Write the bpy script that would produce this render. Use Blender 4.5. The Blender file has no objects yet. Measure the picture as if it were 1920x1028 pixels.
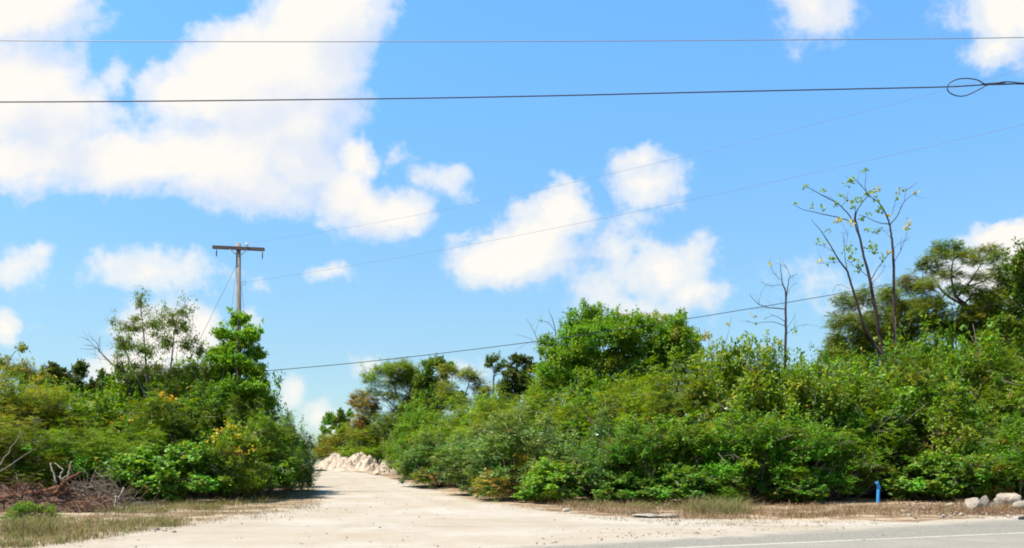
import bpy, math, random
import numpy as np
from mathutils import Vector

S = bpy.context.scene
COL = S.collection
F, HZ, CH = 1663.0, 868.0, 1.7          # focal length and horizon of the photograph in its pixels, eye height in metres

# ------------------------------------------------------------------ camera
cam = bpy.data.cameras.new('camera')
cam.sensor_width = 36.0
cam.lens = 36.0 * F / 1920.0
cam.shift_y = (HZ - 514.0) / 1920.0
cam.clip_start = 0.1
cam.clip_end = 20000
camo = bpy.data.objects.new('camera', cam)
camo.location = (0, 0, CH)
camo.rotation_euler = (math.radians(90), 0, 0)
COL.objects.link(camo)
S.camera = camo

# ------------------------------------------------------------------ light
SUN = Vector((-0.42, -0.14, 0.90)).normalized()
ELEV = math.asin(SUN.z)
ROT = math.atan2(SUN.x, SUN.y)
sl = bpy.data.lights.new('sun', 'SUN')
sl.energy = 5.0
sl.angle = math.radians(0.53)
sl.color = (1.0, 0.93, 0.82)
so = bpy.data.objects.new('sun', sl)
so.rotation_euler = SUN.to_track_quat('Z', 'Y').to_euler()
so.location = (-20, -10, 60)
COL.objects.link(so)
S.view_settings.view_transform = 'Standard'
S.view_settings.look = 'None'
S.view_settings.gamma = 1.0
S.view_settings.use_curve_mapping = False
S.view_settings.exposure = 1.0
S.render.filter_size = 1.5
S.cycles.filter_width = 1.9
S.cycles.max_bounces = 8
S.cycles.transparent_max_bounces = 8
S.cycles.diffuse_bounces = 4
S.cycles.sample_clamp_indirect = 6.0

# ------------------------------------------------------------------ sky with clouds (world)
W = bpy.data.worlds.new('World')
S.world = W
W.use_nodes = True
NT = W.node_tree
NT.nodes.clear()

class G:
    """small helper to write node maths"""
    def __init__(s, nt): s.nt = nt
    def put(s, sock, v):
        if v is None: return
        if isinstance(v, bpy.types.NodeSocket): s.nt.links.new(v, sock)
        else: sock.default_value = v
    def math(s, op, a, b=None, c=None, clamp=False):
        n = s.nt.nodes.new('ShaderNodeMath'); n.operation = op; n.use_clamp = clamp
        s.put(n.inputs[0], a); s.put(n.inputs[1], b); s.put(n.inputs[2], c)
        return n.outputs[0]
    def vec(s, op, a, b=None):
        n = s.nt.nodes.new('ShaderNodeVectorMath'); n.operation = op
        s.put(n.inputs[0], a)
        if op == 'SCALE': s.put(n.inputs['Scale'], b)
        elif b is not None: s.put(n.inputs[1], b)
        return n.outputs['Value'] if op in ('LENGTH', 'DOT_PRODUCT') else n.outputs[0]
    def noise(s, v, scale, detail=6, rough=0.55, color=False, dist=0.0):
        n = s.nt.nodes.new('ShaderNodeTexNoise'); n.noise_dimensions = '3D'
        s.put(n.inputs['Vector'], v); n.inputs['Scale'].default_value = scale
        n.inputs['Detail'].default_value = detail; n.inputs['Roughness'].default_value = rough
        n.inputs['Distortion'].default_value = dist
        return n.outputs['Color'] if color else n.outputs[0]
    def mix(s, fac, a, b, mode='MIX'):
        n = s.nt.nodes.new('ShaderNodeMix'); n.data_type = 'RGBA'; n.blend_type = mode
        n.clamp_factor = True
        s.put(n.inputs[0], fac)
        for i, v in ((6, a), (7, b)):
            if isinstance(v, tuple) and len(v) == 3: v = v + (1.0,)
            s.put(n.inputs[i], v)
        return n.outputs[2]
    def step(s, v, a, b, lo=0.0, hi=1.0):
        n = s.nt.nodes.new('ShaderNodeMapRange'); n.interpolation_type = 'SMOOTHSTEP'
        s.put(n.inputs['Value'], v)
        n.inputs['From Min'].default_value = a; n.inputs['From Max'].default_value = b
        n.inputs['To Min'].default_value = lo; n.inputs['To Max'].default_value = hi
        return n.outputs[0]
    def ramp(s, v, stops):
        n = s.nt.nodes.new('ShaderNodeValToRGB'); s.put(n.inputs[0], v)
        e = n.color_ramp.elements
        while len(e) < len(stops): e.new(0.5)
        for k, (p, c) in enumerate(stops):
            e[k].position = p; e[k].color = tuple(c) + (1.0,)
        return n.outputs[0]

g = G(NT)
# cloud banks by direction in the sky, in thousandths of the photograph's picture plane: x, y, half widths, turn, weight
CLOUDS = [
 (30, 20, 150, 70, 0, 1.1), (90, -20, 90, 60, 0, 1.0), (30, 170, 130, 110, 0, 1.1), (100, 230, 120, 90, 0, 1.0), (20, 300, 150, 60, 0, 1.0),
 (200, 305, 150, 58, 0, 1.0), (600, 30, 125, 105, -30, 1.15), (470, 130, 190, 95, -25, 1.2), (520, 215, 150, 110, -20, 1.15),
 (400, 290, 170, 75, 0, 1.1), (580, 140, 100, 110, 0, 1.1), (330, 165, 70, 55, 0, 0.95), (470, 345, 110, 55, 10, 0.95), (560, 290, 90, 70, 30, 0.9),
 (215, 150, 36, 42, 0, 0.5), (265, 300, 120, 50, 0, 1.0), (170, 190, 50, 50, 0, 0.7),
 (668, 305, 42, 44, 0, 0.95), (640, 365, 62, 62, -40, 0.95), (715, 392, 100, 46, 0, 0.9), (830, 340, 62, 36, 15, 0.6), (740, 298, 28, 20, -40, 0.35),
 (690, 425, 70, 30, 0, 0.5),
 (1055, 395, 58, 50, -30, 0.9), (985, 455, 130, 62, -35, 1.0), (920, 500, 85, 46, 0, 0.9), (1020, 480, 80, 52, 0, 0.75), (872, 448, 60, 18, -25, 0.35), (930, 545, 90, 22, 0, 0.35),
 (1195, 305, 52, 36, 0, 0.7), (1215, 350, 76, 46, 10, 0.75), (1200, 405, 70, 34, 0, 0.35), (1180, 425, 50, 50, 0, 0.3),
 (1145, 480, 46, 52, -60, 0.6), (1120, 540, 66, 60, 0, 0.55), (1245, 505, 82, 58, 0, 0.8), (1290, 550, 75, 42, 0, 0.75), (1310, 480, 40, 44, 0, 0.55), (1200, 575, 120, 40, 0, 0.5),
 (1530, 15, 90, 62, 0, 0.62), (1500, 85, 34, 42, 0, 0.22), (1450, 40, 30, 40, 0, 0.22), (1900, 20, 92, 74, 0, 0.95), (1870, 95, 62, 42, 0, 0.8), (1760, 20, 60, 36, 0, 0.2),
 (1880, 440, 84, 30, 0, 0.9), (1850, 520, 120, 60, 0, 0.8), (1540, 520, 90, 52, 0, 0.33), (1620, 580, 90, 60, 0, 0.3), (1930, 470, 60, 50, 0, 1.0),
 (40, 500, 76, 48, 0, 0.6), (75, 475, 40, 26, 0, 0.6), (290, 515, 140, 40, 0, 0.6), (212, 495, 40, 34, 0, 0.55), (300, 492, 55, 32, 0, 0.6), (358, 500, 50, 34, 0, 0.55),
 (625, 512, 58, 18, 0, 0.5), (0, 612, 36, 34, 0, 0.75), (320, 640, 100, 80, 0, 0.95), (370, 620, 46, 46, 0, 0.9), (240, 700, 90, 50, 0, 0.85),
 (548, 735, 34, 42, 0, 0.55), (605, 785, 46, 34, 0, 0.6), (690, 690, 34, 34, 0, 0.5), (870, 690, 40, 26, 0, 0.4), (485, 540, 26, 16, 0, 0.3), (470, 600, 30, 26, 0, 0.5), (60, 610, 36, 20, 0, 0.2),
]

def cloud_field_group():
    t = bpy.data.node_groups.new('cloud_field', 'ShaderNodeTree')
    t.interface.new_socket('P', in_out='INPUT', socket_type='NodeSocketVector')
    t.interface.new_socket('D', in_out='OUTPUT', socket_type='NodeSocketFloat')
    gi, go = t.nodes.new('NodeGroupInput'), t.nodes.new('NodeGroupOutput')
    q = G(t)
    w1 = q.vec('SCALE', q.vec('SUBTRACT', q.noise(gi.outputs[0], 9.0, 3, 0.55, True), (0.5, 0.5, 0.5)), 0.075)
    w2 = q.vec('SCALE', q.vec('SUBTRACT', q.noise(gi.outputs[0], 34.0, 4, 0.6, True), (0.5, 0.5, 0.5)), 0.030)
    p = q.vec('MULTIPLY', q.vec('ADD', q.vec('ADD', gi.outputs[0], w1), w2), (1, 1, 0))
    acc = None
    for (x, y, rx, ry, r, s) in CLOUDS:
        if s < 0.85: s *= 0.80
        m = t.nodes.new('ShaderNodeMapping'); m.vector_type = 'TEXTURE'
        if acc is None: q.put(m.inputs['Vector'], p)
        else:                                        # a nil dependence on the sum so far keeps the shader's evaluation sequential (small stack)
            vm = t.nodes.new('ShaderNodeVectorMath'); vm.operation = 'MULTIPLY_ADD'
            q.put(vm.inputs[0], acc); vm.inputs[1].default_value = (1e-7, 1e-7, 0); q.put(vm.inputs[2], p)
            q.put(m.inputs['Vector'], vm.outputs[0])
        m.inputs['Location'].default_value = (x / 1000, y / 1000, 0)
        m.inputs['Rotation'].default_value = (0, 0, math.radians(r))
        m.inputs['Scale'].default_value = (rx / 1000 * 1.35, ry / 1000 * 1.35, 1)
        d = q.vec('LENGTH', m.outputs[0])
        v = q.math('MULTIPLY_ADD', d, -s, s)
        acc = v if acc is None else q.math('SMOOTH_MAX', acc, v, 0.16)
    n = q.math('SUBTRACT', q.noise(gi.outputs[0], 15.0, 8, 0.64), 0.5)
    acc = q.math('MULTIPLY_ADD', n, 0.72, acc)
    t.links.new(acc, go.inputs[0])
    return t

tc = NT.nodes.new('ShaderNodeTexCoord')
sep = NT.nodes.new('ShaderNodeSeparateXYZ')
NT.links.new(tc.outputs['Generated'], sep.inputs[0])
dy = g.math('MAXIMUM', sep.outputs[1], 0.04)
u = g.math('DIVIDE', sep.outputs[0], dy)
v = g.math('DIVIDE', sep.outputs[2], dy)
comb = NT.nodes.new('ShaderNodeCombineXYZ')
NT.links.new(g.math('MULTIPLY_ADD', u, F / 1000, 0.96), comb.inputs[0])
NT.links.new(g.math('MULTIPLY_ADD', v, -F / 1000, HZ / 1000), comb.inputs[1])
CF = cloud_field_group()
def field(p):
    n = NT.nodes.new('ShaderNodeGroup'); n.node_tree = CF
    NT.links.new(p, n.inputs[0]); return n.outputs[0]
d0 = field(comb.outputs[0])
d1 = field(g.vec('ADD', comb.outputs[0], (-0.050, -0.075, 0)))
front = g.step(sep.outputs[1], 0.05, 0.25)
alpha = g.math('MULTIPLY', g.math('MULTIPLY', g.math('ADD', g.step(d0, 0.05, 0.36, 0, 0.70), g.step(d0, 0.30, 0.62, 0, 0.30)), 0.98), front)
shade = g.step(g.math('SUBTRACT', d1, g.math('MULTIPLY', d0, 0.55)), -0.02, 0.72)
sky = NT.nodes.new('ShaderNodeTexSky')
sky.sky_type = 'NISHITA'
sky.sun_disc = False
sky.sun_elevation = ELEV
sky.sun_rotation = ROT
sky.altitude = 0
sky.air_density = 1.0
sky.dust_density = 0.4
sky.ozone_density = 1.0
tint = g.mix(g.step(sep.outputs[2], 0.08, 0.50), (1.02, 1.24, 1.26), (1.12, 1.92, 2.36))   # a deeper, more saturated tropical blue overhead
tint = g.mix(g.step(sep.outputs[2], 0.02, 0.20), (0.84, 1.02, 1.16), tint)
skyc = g.mix(1.0, sky.outputs[0], tint, 'MULTIPLY')
CW = 8.0
cloudc = g.mix(g.math('MULTIPLY', shade, 0.9), (1.0 * CW, 0.965 * CW, 0.90 * CW), (0.76 * CW, 0.82 * CW, 0.93 * CW))
bgc = g.mix(alpha, skyc, cloudc)
bg = NT.nodes.new('ShaderNodeBackground')
bg.inputs['Strength'].default_value = 0.0637
NT.links.new(bgc, bg.inputs[0])
wo = NT.nodes.new('ShaderNodeOutputWorld')
NT.links.new(bg.outputs[0], wo.inputs[0])
W.cycles.sampling_method = 'MANUAL'
W.cycles.sample_map_resolution = 512

# ------------------------------------------------------------------ ground heights, pixel to place
KY = np.array([-3000, 40, 46, 52, 60, 68, 75, 82, 90, 96, 104, 115, 140, 200, 400, 12000], float)
KZ = np.array([0, 0, 0.04, 0.14, 0.34, 0.56, 0.76, 0.96, 1.16, 1.22, 1.15, 0.9, 0.2, -1.5, -4, -8], float)
def gh(y): return float(np.interp(y, KY, KZ))
def P(px, py, Y): return Vector(((px - 960) / F * Y, Y, CH + (HZ - py) / F * Y))
def G0(px, Y): return Vector(((px - 960) / F * Y, Y, gh(Y)))
def at(px, py):
    """point of the ground seen at a pixel"""
    lo, hi = 4.0, 96.0
    for _ in range(50):
        m = (lo + hi) / 2
        if CH + (HZ - py) / F * m > gh(m): lo = m
        else: hi = m
    return G0(px, lo)

# ------------------------------------------------------------------ mesh helpers
def nz(a): return a / np.maximum(np.linalg.norm(a, axis=-1, keepdims=True), 1e-9)
def mesh_np(name, verts, faces, mat=None, colors=None, smooth=False):
    """verts (n,3), faces (m,k) with k = 3 or 4, colors per vertex (n,3)"""
    verts = np.asarray(verts, np.float32); faces = np.asarray(faces, np.int32)
    me = bpy.data.meshes.new(name)
    me.vertices.add(len(verts)); me.vertices.foreach_set('co', verts.ravel())
    k = faces.shape[1]
    me.loops.add(faces.size); me.loops.foreach_set('vertex_index', faces.ravel())
    me.polygons.add(len(faces)); me.polygons.foreach_set('loop_start', np.arange(0, faces.size, k, dtype=np.int32))
    if smooth: me.polygons.foreach_set('use_smooth', np.ones(len(faces), bool))
    if colors is not None:
        at_ = me.attributes.new('col', 'FLOAT_COLOR', 'POINT')
        c = np.ones((len(verts), 4), np.float32); c[:, :3] = colors
        at_.data.foreach_set('color', c.ravel())
    me.update(calc_edges=True)
    if mat: me.materials.append(mat)
    return me
def ob(name, me, parent=None, loc=None):
    o = bpy.data.objects.new(name, me); COL.objects.link(o)
    if parent: o.parent = parent
    if loc is not None: o.location = loc
    return o
def tag(o, label, cat, group=None, kind=None):
    if label: o['label'] = label
    if cat: o['category'] = cat
    if group: o['group'] = group
    if kind: o['kind'] = kind
    return o
def thing(name, label, cat, loc=(0, 0, 0), group=None):
    o = bpy.data.objects.new(name, None); COL.objects.link(o)
    o.empty_display_size = 0.2; o.location = loc
    return tag(o, label, cat, group)

class Tubes:
    def __init__(s): s.v = []; s.f = []; s.c = []; s.n = 0
    def add(s, pts, rad, sides=5, col=(1, 1, 1)):
        pts = np.asarray(pts, float); k = len(pts)
        rad = np.interp(np.linspace(0, 1, k), np.linspace(0, 1, len(rad)), rad) if np.ndim(rad) else np.full(k, rad)
        t = nz(np.gradient(pts, axis=0))
        ref = np.array([0, 0, 1.0]) if abs(t[:, 2]).mean() < 0.8 else np.array([1.0, 0, 0])
        a = nz(np.cross(t, ref)); b = np.cross(t, a)
        an = np.arange(sides) / sides * 2 * math.pi
        ring = (np.cos(an)[None, :, None] * a[:, None] + np.sin(an)[None, :, None] * b[:, None]) * rad[:, None, None] + pts[:, None]
        s.v.append(ring.reshape(-1, 3)); s.c.append(np.tile(np.array(col, float), (k * sides, 1)))
        i = np.arange(k - 1)[:, None] * sides; j = np.arange(sides)[None]
        j2 = (j + 1) % sides
        q = np.stack([i + j, i + j2, i + sides + j2, i + sides + j], -1).reshape(-1, 4) + s.n
        s.f.append(q)
        # flat caps as quads fanned about (degenerate-free for even counts), else left tapered to a point
        if sides % 2 == 0:
            for base, flip in ((0, 1), ((k - 1) * sides, 0)):
                for m in range(1, sides - 1, 2):
                    qd = [base, base + m, base + m + 1, base + (m + 2) % sides]
                    if len(set(qd)) == 4: s.f.append(np.array([qd[::-1] if flip else qd]) + s.n)
        s.n += k * sides
    def mesh(s, name, mat, smooth=True):
        return mesh_np(name, np.concatenate(s.v), np.concatenate(s.f), mat, np.concatenate(s.c), smooth)

def wob(rng, pts, amp, sub=3):
    """subdivide a polyline with a smooth curve and a little wobble"""
    pts = np.asarray(pts, float); k = len(pts)
    if k < 2: return pts
    out = []
    ext = np.vstack([2 * pts[0] - pts[1], pts, 2 * pts[-1] - pts[-2]])
    for i in range(k - 1):
        p0, p1, p2, p3 = ext[i:i + 4]
        for t in np.arange(sub) / sub:
            out.append(0.5 * ((2 * p1) + (p2 - p0) * t + (2 * p0 - 5 * p1 + 4 * p2 - p3) * t * t + (3 * p1 - p0 - 3 * p2 + p3) * t ** 3))
    out.append(pts[-1]); out = np.array(out)
    j = rng.normal(0, amp, out.shape); j[0] = 0
    return out + j

# ------------------------------------------------------------------ materials
def new_mat(name):
    m = bpy.data.materials.new(name); m.use_nodes = True
    m.node_tree.nodes.clear()
    return m, G(m.node_tree)
def finish(m, gg, shader):
    o = m.node_tree.nodes.new('ShaderNodeOutputMaterial'); m.node_tree.links.new(shader, o.inputs[0]); return m
def principled(m, gg, color, rough=0.8, spec=0.3, normal=None):
    b = m.node_tree.nodes.new('ShaderNodeBsdfPrincipled')
    gg.put(b.inputs['Base Color'], color if not (isinstance(color, tuple) and len(color) == 3) else color + (1,))
    gg.put(b.inputs['Roughness'], rough)
    b.inputs['Specular IOR Level'].default_value = spec
    if normal is not None: m.node_tree.links.new(normal, b.inputs['Normal'])
    return b.outputs[0]
def bump(m, gg, h, strength=0.5, dist=0.05):
    b = m.node_tree.nodes.new('ShaderNodeBump'); b.inputs['Strength'].default_value = strength; b.inputs['Distance'].default_value = dist
    gg.put(b.inputs['Height'], h); return b.outputs[0]
def coords(m, kind='Object'):
    t = m.node_tree.nodes.new('ShaderNodeTexCoord'); return t.outputs[kind]
def geo_pos(m):
    t = m.node_tree.nodes.new('ShaderNodeNewGeometry'); return t.outputs['Position']
def attr(m, name, out='Color'):
    a = m.node_tree.nodes.new('ShaderNodeAttribute'); a.attribute_name = name; return a.outputs[out]

def leaf_material(name, transl=0.42, gloss=0.018):
    m, q = new_mat(name); nt = m.node_tree
    oi = nt.nodes.new('ShaderNodeObjectInfo')
    c = q.mix(1.0, attr(m, 'col'), oi.outputs['Color'], 'MULTIPLY')
    d = nt.nodes.new('ShaderNodeBsdfDiffuse'); nt.links.new(c, d.inputs[0])
    t = nt.nodes.new('ShaderNodeBsdfTranslucent')
    nt.links.new(q.mix(1.0, c, (1.25, 1.15, 0.6), 'MULTIPLY'), t.inputs[0])
    mx = nt.nodes.new('ShaderNodeMixShader'); mx.inputs[0].default_value = transl
    nt.links.new(d.outputs[0], mx.inputs[1]); nt.links.new(t.outputs[0], mx.inputs[2])
    gl = nt.nodes.new('ShaderNodeBsdfGlossy'); gl.inputs['Roughness'].default_value = 0.6
    gl.inputs[0].default_value = (0.9, 0.95, 1, 1)
    m2 = nt.nodes.new('ShaderNodeMixShader'); m2.inputs[0].default_value = gloss
    nt.links.new(mx.outputs[0], m2.inputs[1]); nt.links.new(gl.outputs[0], m2.inputs[2])
    return finish(m, q, m2.outputs[0])
M_LEAF = leaf_material('leaf')
M_GLOSSY = leaf_material('glossy_leaf', 0.36, 0.035)
M_GRASS = leaf_material('grass_blade', 0.3, 0.02)

def wood_material(name):
    m, q = new_mat(name)
    p = coords(m)
    n = q.noise(p, 9, 5, 0.65)
    c = q.mix(1.0, attr(m, 'col'), q.ramp(n, [(0.3, (0.55, 0.55, 0.55)), (0.7, (1.35, 1.3, 1.25))]), 'MULTIPLY')
    return finish(m, q, principled(m, q, c, 0.9, 0.15, bump(m, q, n, 0.6, 0.02)))
M_WOOD = wood_material('bark')

SOIL_A, SOIL_B, SOIL_C = (0.160, 0.100, 0.056), (0.352, 0.268, 0.176), (0.092, 0.068, 0.036)
def soil_color(m, q, p):
    n1 = q.noise(p, 0.55, 6, 0.62); n2 = q.noise(p, 4.0, 5, 0.7)
    c = q.mix(q.step(n1, 0.40, 0.62), SOIL_A, SOIL_B)
    return q.mix(q.step(n2, 0.52, 0.68, 0, 0.7), c, SOIL_C), n2
def dirt_color(m, q, p):
    n1 = q.noise(p, 0.22, 5, 0.6); n2 = q.noise(p, 3.2, 6, 0.7); n3 = q.noise(p, 30, 3, 0.7)
    c = q.mix(q.step(n1, 0.35, 0.68), (0.300, 0.252, 0.184), (0.348, 0.308, 0.249))
    c = q.mix(q.step(n2, 0.54, 0.74, 0, 0.6), c, (0.239, 0.187, 0.125))
    c = q.mix(q.step(n3, 0.58, 0.72, 0, 0.5), c, (0.198, 0.160, 0.118))
    return c, q.math('ADD', q.math('MULTIPLY', n2, 1.5), q.math('MULTIPLY', n3, 0.35))

m, q = new_mat('soil'); pp = geo_pos(m); c, h = soil_color(m, q, pp)
far = q.noise(pp, 0.05, 4, 0.6)
M_SOIL = finish(m, q, principled(m, q, c, 0.95, 0.1, bump(m, q, h, 0.8, 0.08)))

m, q = new_mat('pale_dirt'); pp = geo_pos(m); c, h = dirt_color(m, q, pp); cs, hs = soil_color(m, q, pp)
# wheel tracks: slightly paler, packed strips that follow the road's own length and width
ac = q.math('ADD', attr(m, 'across', 'Fac'), q.math('MULTIPLY', q.math('SUBTRACT', q.noise(pp, 0.35, 3, 0.5), 0.5), 0.10))
rut = q.math('ABSOLUTE', q.math('SINE', q.math('MULTIPLY', ac, 15.7)))            # faint lanes worn by wheels
rutm = q.math('MULTIPLY', q.step(rut, 0.25, 0.75), q.step(q.noise(pp, 0.8, 5, 0.7), 0.40, 0.64))
c = q.mix(q.math('MULTIPLY', rutm, 0.38), c, (0.25, 0.205, 0.145))
e = attr(m, 'edge', 'Fac')
en = q.math('ADD', e, q.math('MULTIPLY', q.math('SUBTRACT', q.noise(pp, 1.1, 6, 0.68), 0.5), 0.9))
c = q.mix(q.step(en, 0.15, 0.62), cs, c)
M_DIRT = finish(m, q, principled(m, q, c, 0.95, 0.1, bump(m, q, h, 0.5, 0.05)))

m, q = new_mat('shoulder_gravel'); pp = geo_pos(m); cd, h = dirt_color(m, q, pp)
n1 = q.noise(pp, 26, 4, 0.8); n2 = q.noise(pp, 1.2, 6, 0.7)
ca = q.mix(q.step(n1, 0.38, 0.62), (0.110, 0.101, 0.081), (0.277, 0.257, 0.207))
e = attr(m, 'edge', 'Fac')
en = q.math('ADD', e, q.math('MULTIPLY', q.math('SUBTRACT', n2, 0.5), 1.1))
c = q.mix(q.step(en, 0.1, 0.7), cd, ca)
M_SHOULDER = finish(m, q, principled(m, q, c, 0.95, 0.15, bump(m, q, n1, 0.8, 0.02)))

m, q = new_mat('asphalt'); pp = geo_pos(m)
n1 = q.noise(pp, 40, 3, 0.8); n2 = q.noise(pp, 0.5, 6, 0.65)
c = q.mix(q.step(n1, 0.35, 0.65), (0.154, 0.140, 0.111), (0.239, 0.217, 0.175))
c = q.mix(q.step(n2, 0.4, 0.7, 0, 0.5), c, (0.271, 0.244, 0.194))
M_ASPHALT = finish(m, q, principled(m, q, c, 0.9, 0.2, bump(m, q, n1, 0.4, 0.01)))

m, q = new_mat('line_paint'); pp = geo_pos(m)
n1 = q.noise(pp, 12, 6, 0.75)
c = q.mix(q.step(n1, 0.40, 0.64, 0.1, 0.85), (0.477, 0.446, 0.371), (0.258, 0.236, 0.191))
M_LINE = finish(m, q, principled(m, q, c, 0.8, 0.2))

def rock_material(name, a, b, dark):
    m, q = new_mat(name); p = coords(m)
    n1 = q.noise(p, 3.0, 6, 0.65); n2 = q.noise(p, 12, 5, 0.7)
    c = q.mix(q.step(n1, 0.36, 0.64), a, b)
    c = q.mix(q.step(n2, 0.55, 0.75, 0, 0.7), c, dark)
    return finish(m, q, principled(m, q, c, 0.92, 0.15, bump(m, q, n2, 0.9, 0.05)))
M_ROCK = rock_material('limestone', (0.362, 0.308, 0.237), (0.269, 0.221, 0.165), (0.146, 0.097, 0.061))
M_ROCKG = rock_material('grey_stone', (0.210, 0.178, 0.133), (0.146, 0.124, 0.090), (0.093, 0.065, 0.043))
M_SLAB = rock_material('weathered_concrete', (0.292, 0.259, 0.213), (0.222, 0.194, 0.156), (0.128, 0.103, 0.071))
M_HEAP = rock_material('quarry_spoil', (0.45, 0.365, 0.265), (0.33, 0.255, 0.18), (0.19, 0.14, 0.10))
M_REDSOIL = rock_material('red_soil', (0.125, 0.075, 0.048), (0.085, 0.05, 0.034), (0.04, 0.026, 0.02))

def plain(name, col, rough=0.5, spec=0.4, var=0.25, scale=6):
    m, q = new_mat(name); p = coords(m); n = q.noise(p, scale, 5, 0.65)
    c = q.mix(n, tuple(x * (1 - var) for x in col), tuple(min(1, x * (1 + var)) for x in col))
    return finish(m, q, principled(m, q, c, rough, spec))
M_PIPE = plain('blue_pvc', (0.035, 0.25, 0.56), 0.55, 0.3, 0.22, 7)
M_PIPE_SHADE = plain('shaded_pipe_blue', (0.01, 0.05, 0.14), 0.8, 0.1)  # pipe blue darkened to paint the shade inside the open end
M_WIRE = plain('black_cable', (0.035, 0.035, 0.045), 0.6, 0.3)
M_ALU = plain('weathered_aluminium', (0.22, 0.23, 0.25), 0.5, 0.5)
M_STEEL = plain('galvanised_steel', (0.16, 0.165, 0.175), 0.6, 0.3)
M_PORC = plain('porcelain', (0.75, 0.74, 0.72), 0.25, 0.5, 0.1)
M_DARKINS = plain('brown_insulator', (0.10, 0.09, 0.09), 0.4, 0.5)
M_RUBBER = plain('black_rubber', (0.045, 0.045, 0.045), 0.8, 0.2)
M_PETAL = plain('white_petal', (0.8, 0.78, 0.74), 0.7, 0.2, 0.05)
m, q = new_mat('pole_timber'); p = coords(m)
mp = m.node_tree.nodes.new('ShaderNodeMapping'); mp.inputs['Scale'].default_value = (30, 30, 1.2)
m.node_tree.links.new(p, mp.inputs[0]); n = q.noise(mp.outputs[0], 1.0, 6, 0.7)
c = q.ramp(n, [(0.3, (0.122, 0.105, 0.090)), (0.55, (0.234, 0.210, 0.183)), (0.75, (0.312, 0.286, 0.252))])
M_POLE = finish(m, q, principled(m, q, c, 0.9, 0.15, bump(m, q, n, 0.6, 0.01)))
m, q = new_mat('arm_timber'); p = coords(m)
mp = m.node_tree.nodes.new('ShaderNodeMapping'); mp.inputs['Scale'].default_value = (1.2, 30, 30)
m.node_tree.links.new(p, mp.inputs[0]); n = q.noise(mp.outputs[0], 1.0, 6, 0.7)
c = q.ramp(n, [(0.3, (0.068, 0.051, 0.041)), (0.55, (0.124, 0.099, 0.081)), (0.75, (0.167, 0.141, 0.119))])
M_ARM = finish(m, q, principled(m, q, c, 0.9, 0.15, bump(m, q, n, 0.6, 0.01)))

# ------------------------------------------------------------------ ground, roads
def sheet(name, rows, mat, edge=None, z=0.0, smooth=True):
    """rows: list over y of lists of (x, y); all rows equally long; drapes on the ground"""
    k = len(rows[0]); vs = []; fs = []; cs = []
    for r, row in enumerate(rows):
        for (x, y) in row: vs.append((x, y, gh(y) + z))
    for r in range(len(rows) - 1):
        for i in range(k - 1):
            a = r * k + i; fs.append((a, a + 1, a + k + 1, a + k))
    me = mesh_np(name, vs, fs, mat, None, smooth)
    if edge is not None:
        a = me.attributes.new('edge', 'FLOAT', 'POINT'); a.data.foreach_set('value', np.asarray(edge, np.float32).ravel())
    o = ob(name, me); o['kind'] = 'structure'
    return o

ys = sorted(set([-400.0, -100.0, -30.0] + list(np.arange(-10, 130, 1.0)) + [140, 160, 200, 280, 400, 700, 1200, 2500, 6000, 12000] + list(KY[(KY > -10) & (KY < 130)])))
xs = [-9000, -3000, -1000, -400, -200, -120, -80, -60] + list(np.arange(-50, 51, 2.5)) + [60, 80, 120, 200, 400, 1000, 3000, 9000]
sheet('ground', [[(x, y) for x in xs] for y in ys], M_SOIL)

# the dirt road: left and right edge by distance
RL = np.array([(8, -13), (14, -12.0), (17.7, -9.6), (21, -9.6), (24.2, -9.4), (29, -8.9), (34.5, -8.4), (42, -9.0), (50, -11.3), (60, -13.6), (72, -16.5), (85, -20.0), (92, -24), (100, -31), (110, -42)], float)
RR = np.array([(8, 9), (14, 14), (21.4, 15), (23.5, 14.5), (25, 12.5), (26.3, 9.6), (27.2, 4.2), (31.4, 1.7), (36, 0.4), (40.4, -1.2), (50, -3.6), (57, -5.6), (66, -8.2), (72, -10.2), (80, -13.6), (90, -19.2), (100, -26), (110, -36)], float)
rows = []; edge = []; across = []
rr = random.Random(3)
nx = 40
for y in [yy for yy in ys if 8 <= yy <= 110]:
    a = np.interp(y, RL[:, 0], RL[:, 1]) + 0.25 * math.sin(y * 1.7) - 1.1; b = np.interp(y, RR[:, 0], RR[:, 1]) + 0.2 * math.sin(y * 2.3 + 1) + (0.9 if y < 27 else 0.25)
    row = []; er = []
    for i in range(nx):
        t = i / (nx - 1); x = a + (b - a) * t; row.append((x, y))
        er.append(min(1.0, min((x - a) / 3.2, (b - x) / 2.2)))
    rows.append(row); edge.append(er); across.append([i / (nx - 1) for i in range(nx)])
ro = sheet('dirt_road', rows, M_DIRT, edge, 0.004)
a_ = ro.data.attributes.new('across', 'FLOAT', 'POINT'); a_.data.foreach_set('value', np.asarray(across, np.float32).ravel())

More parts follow.
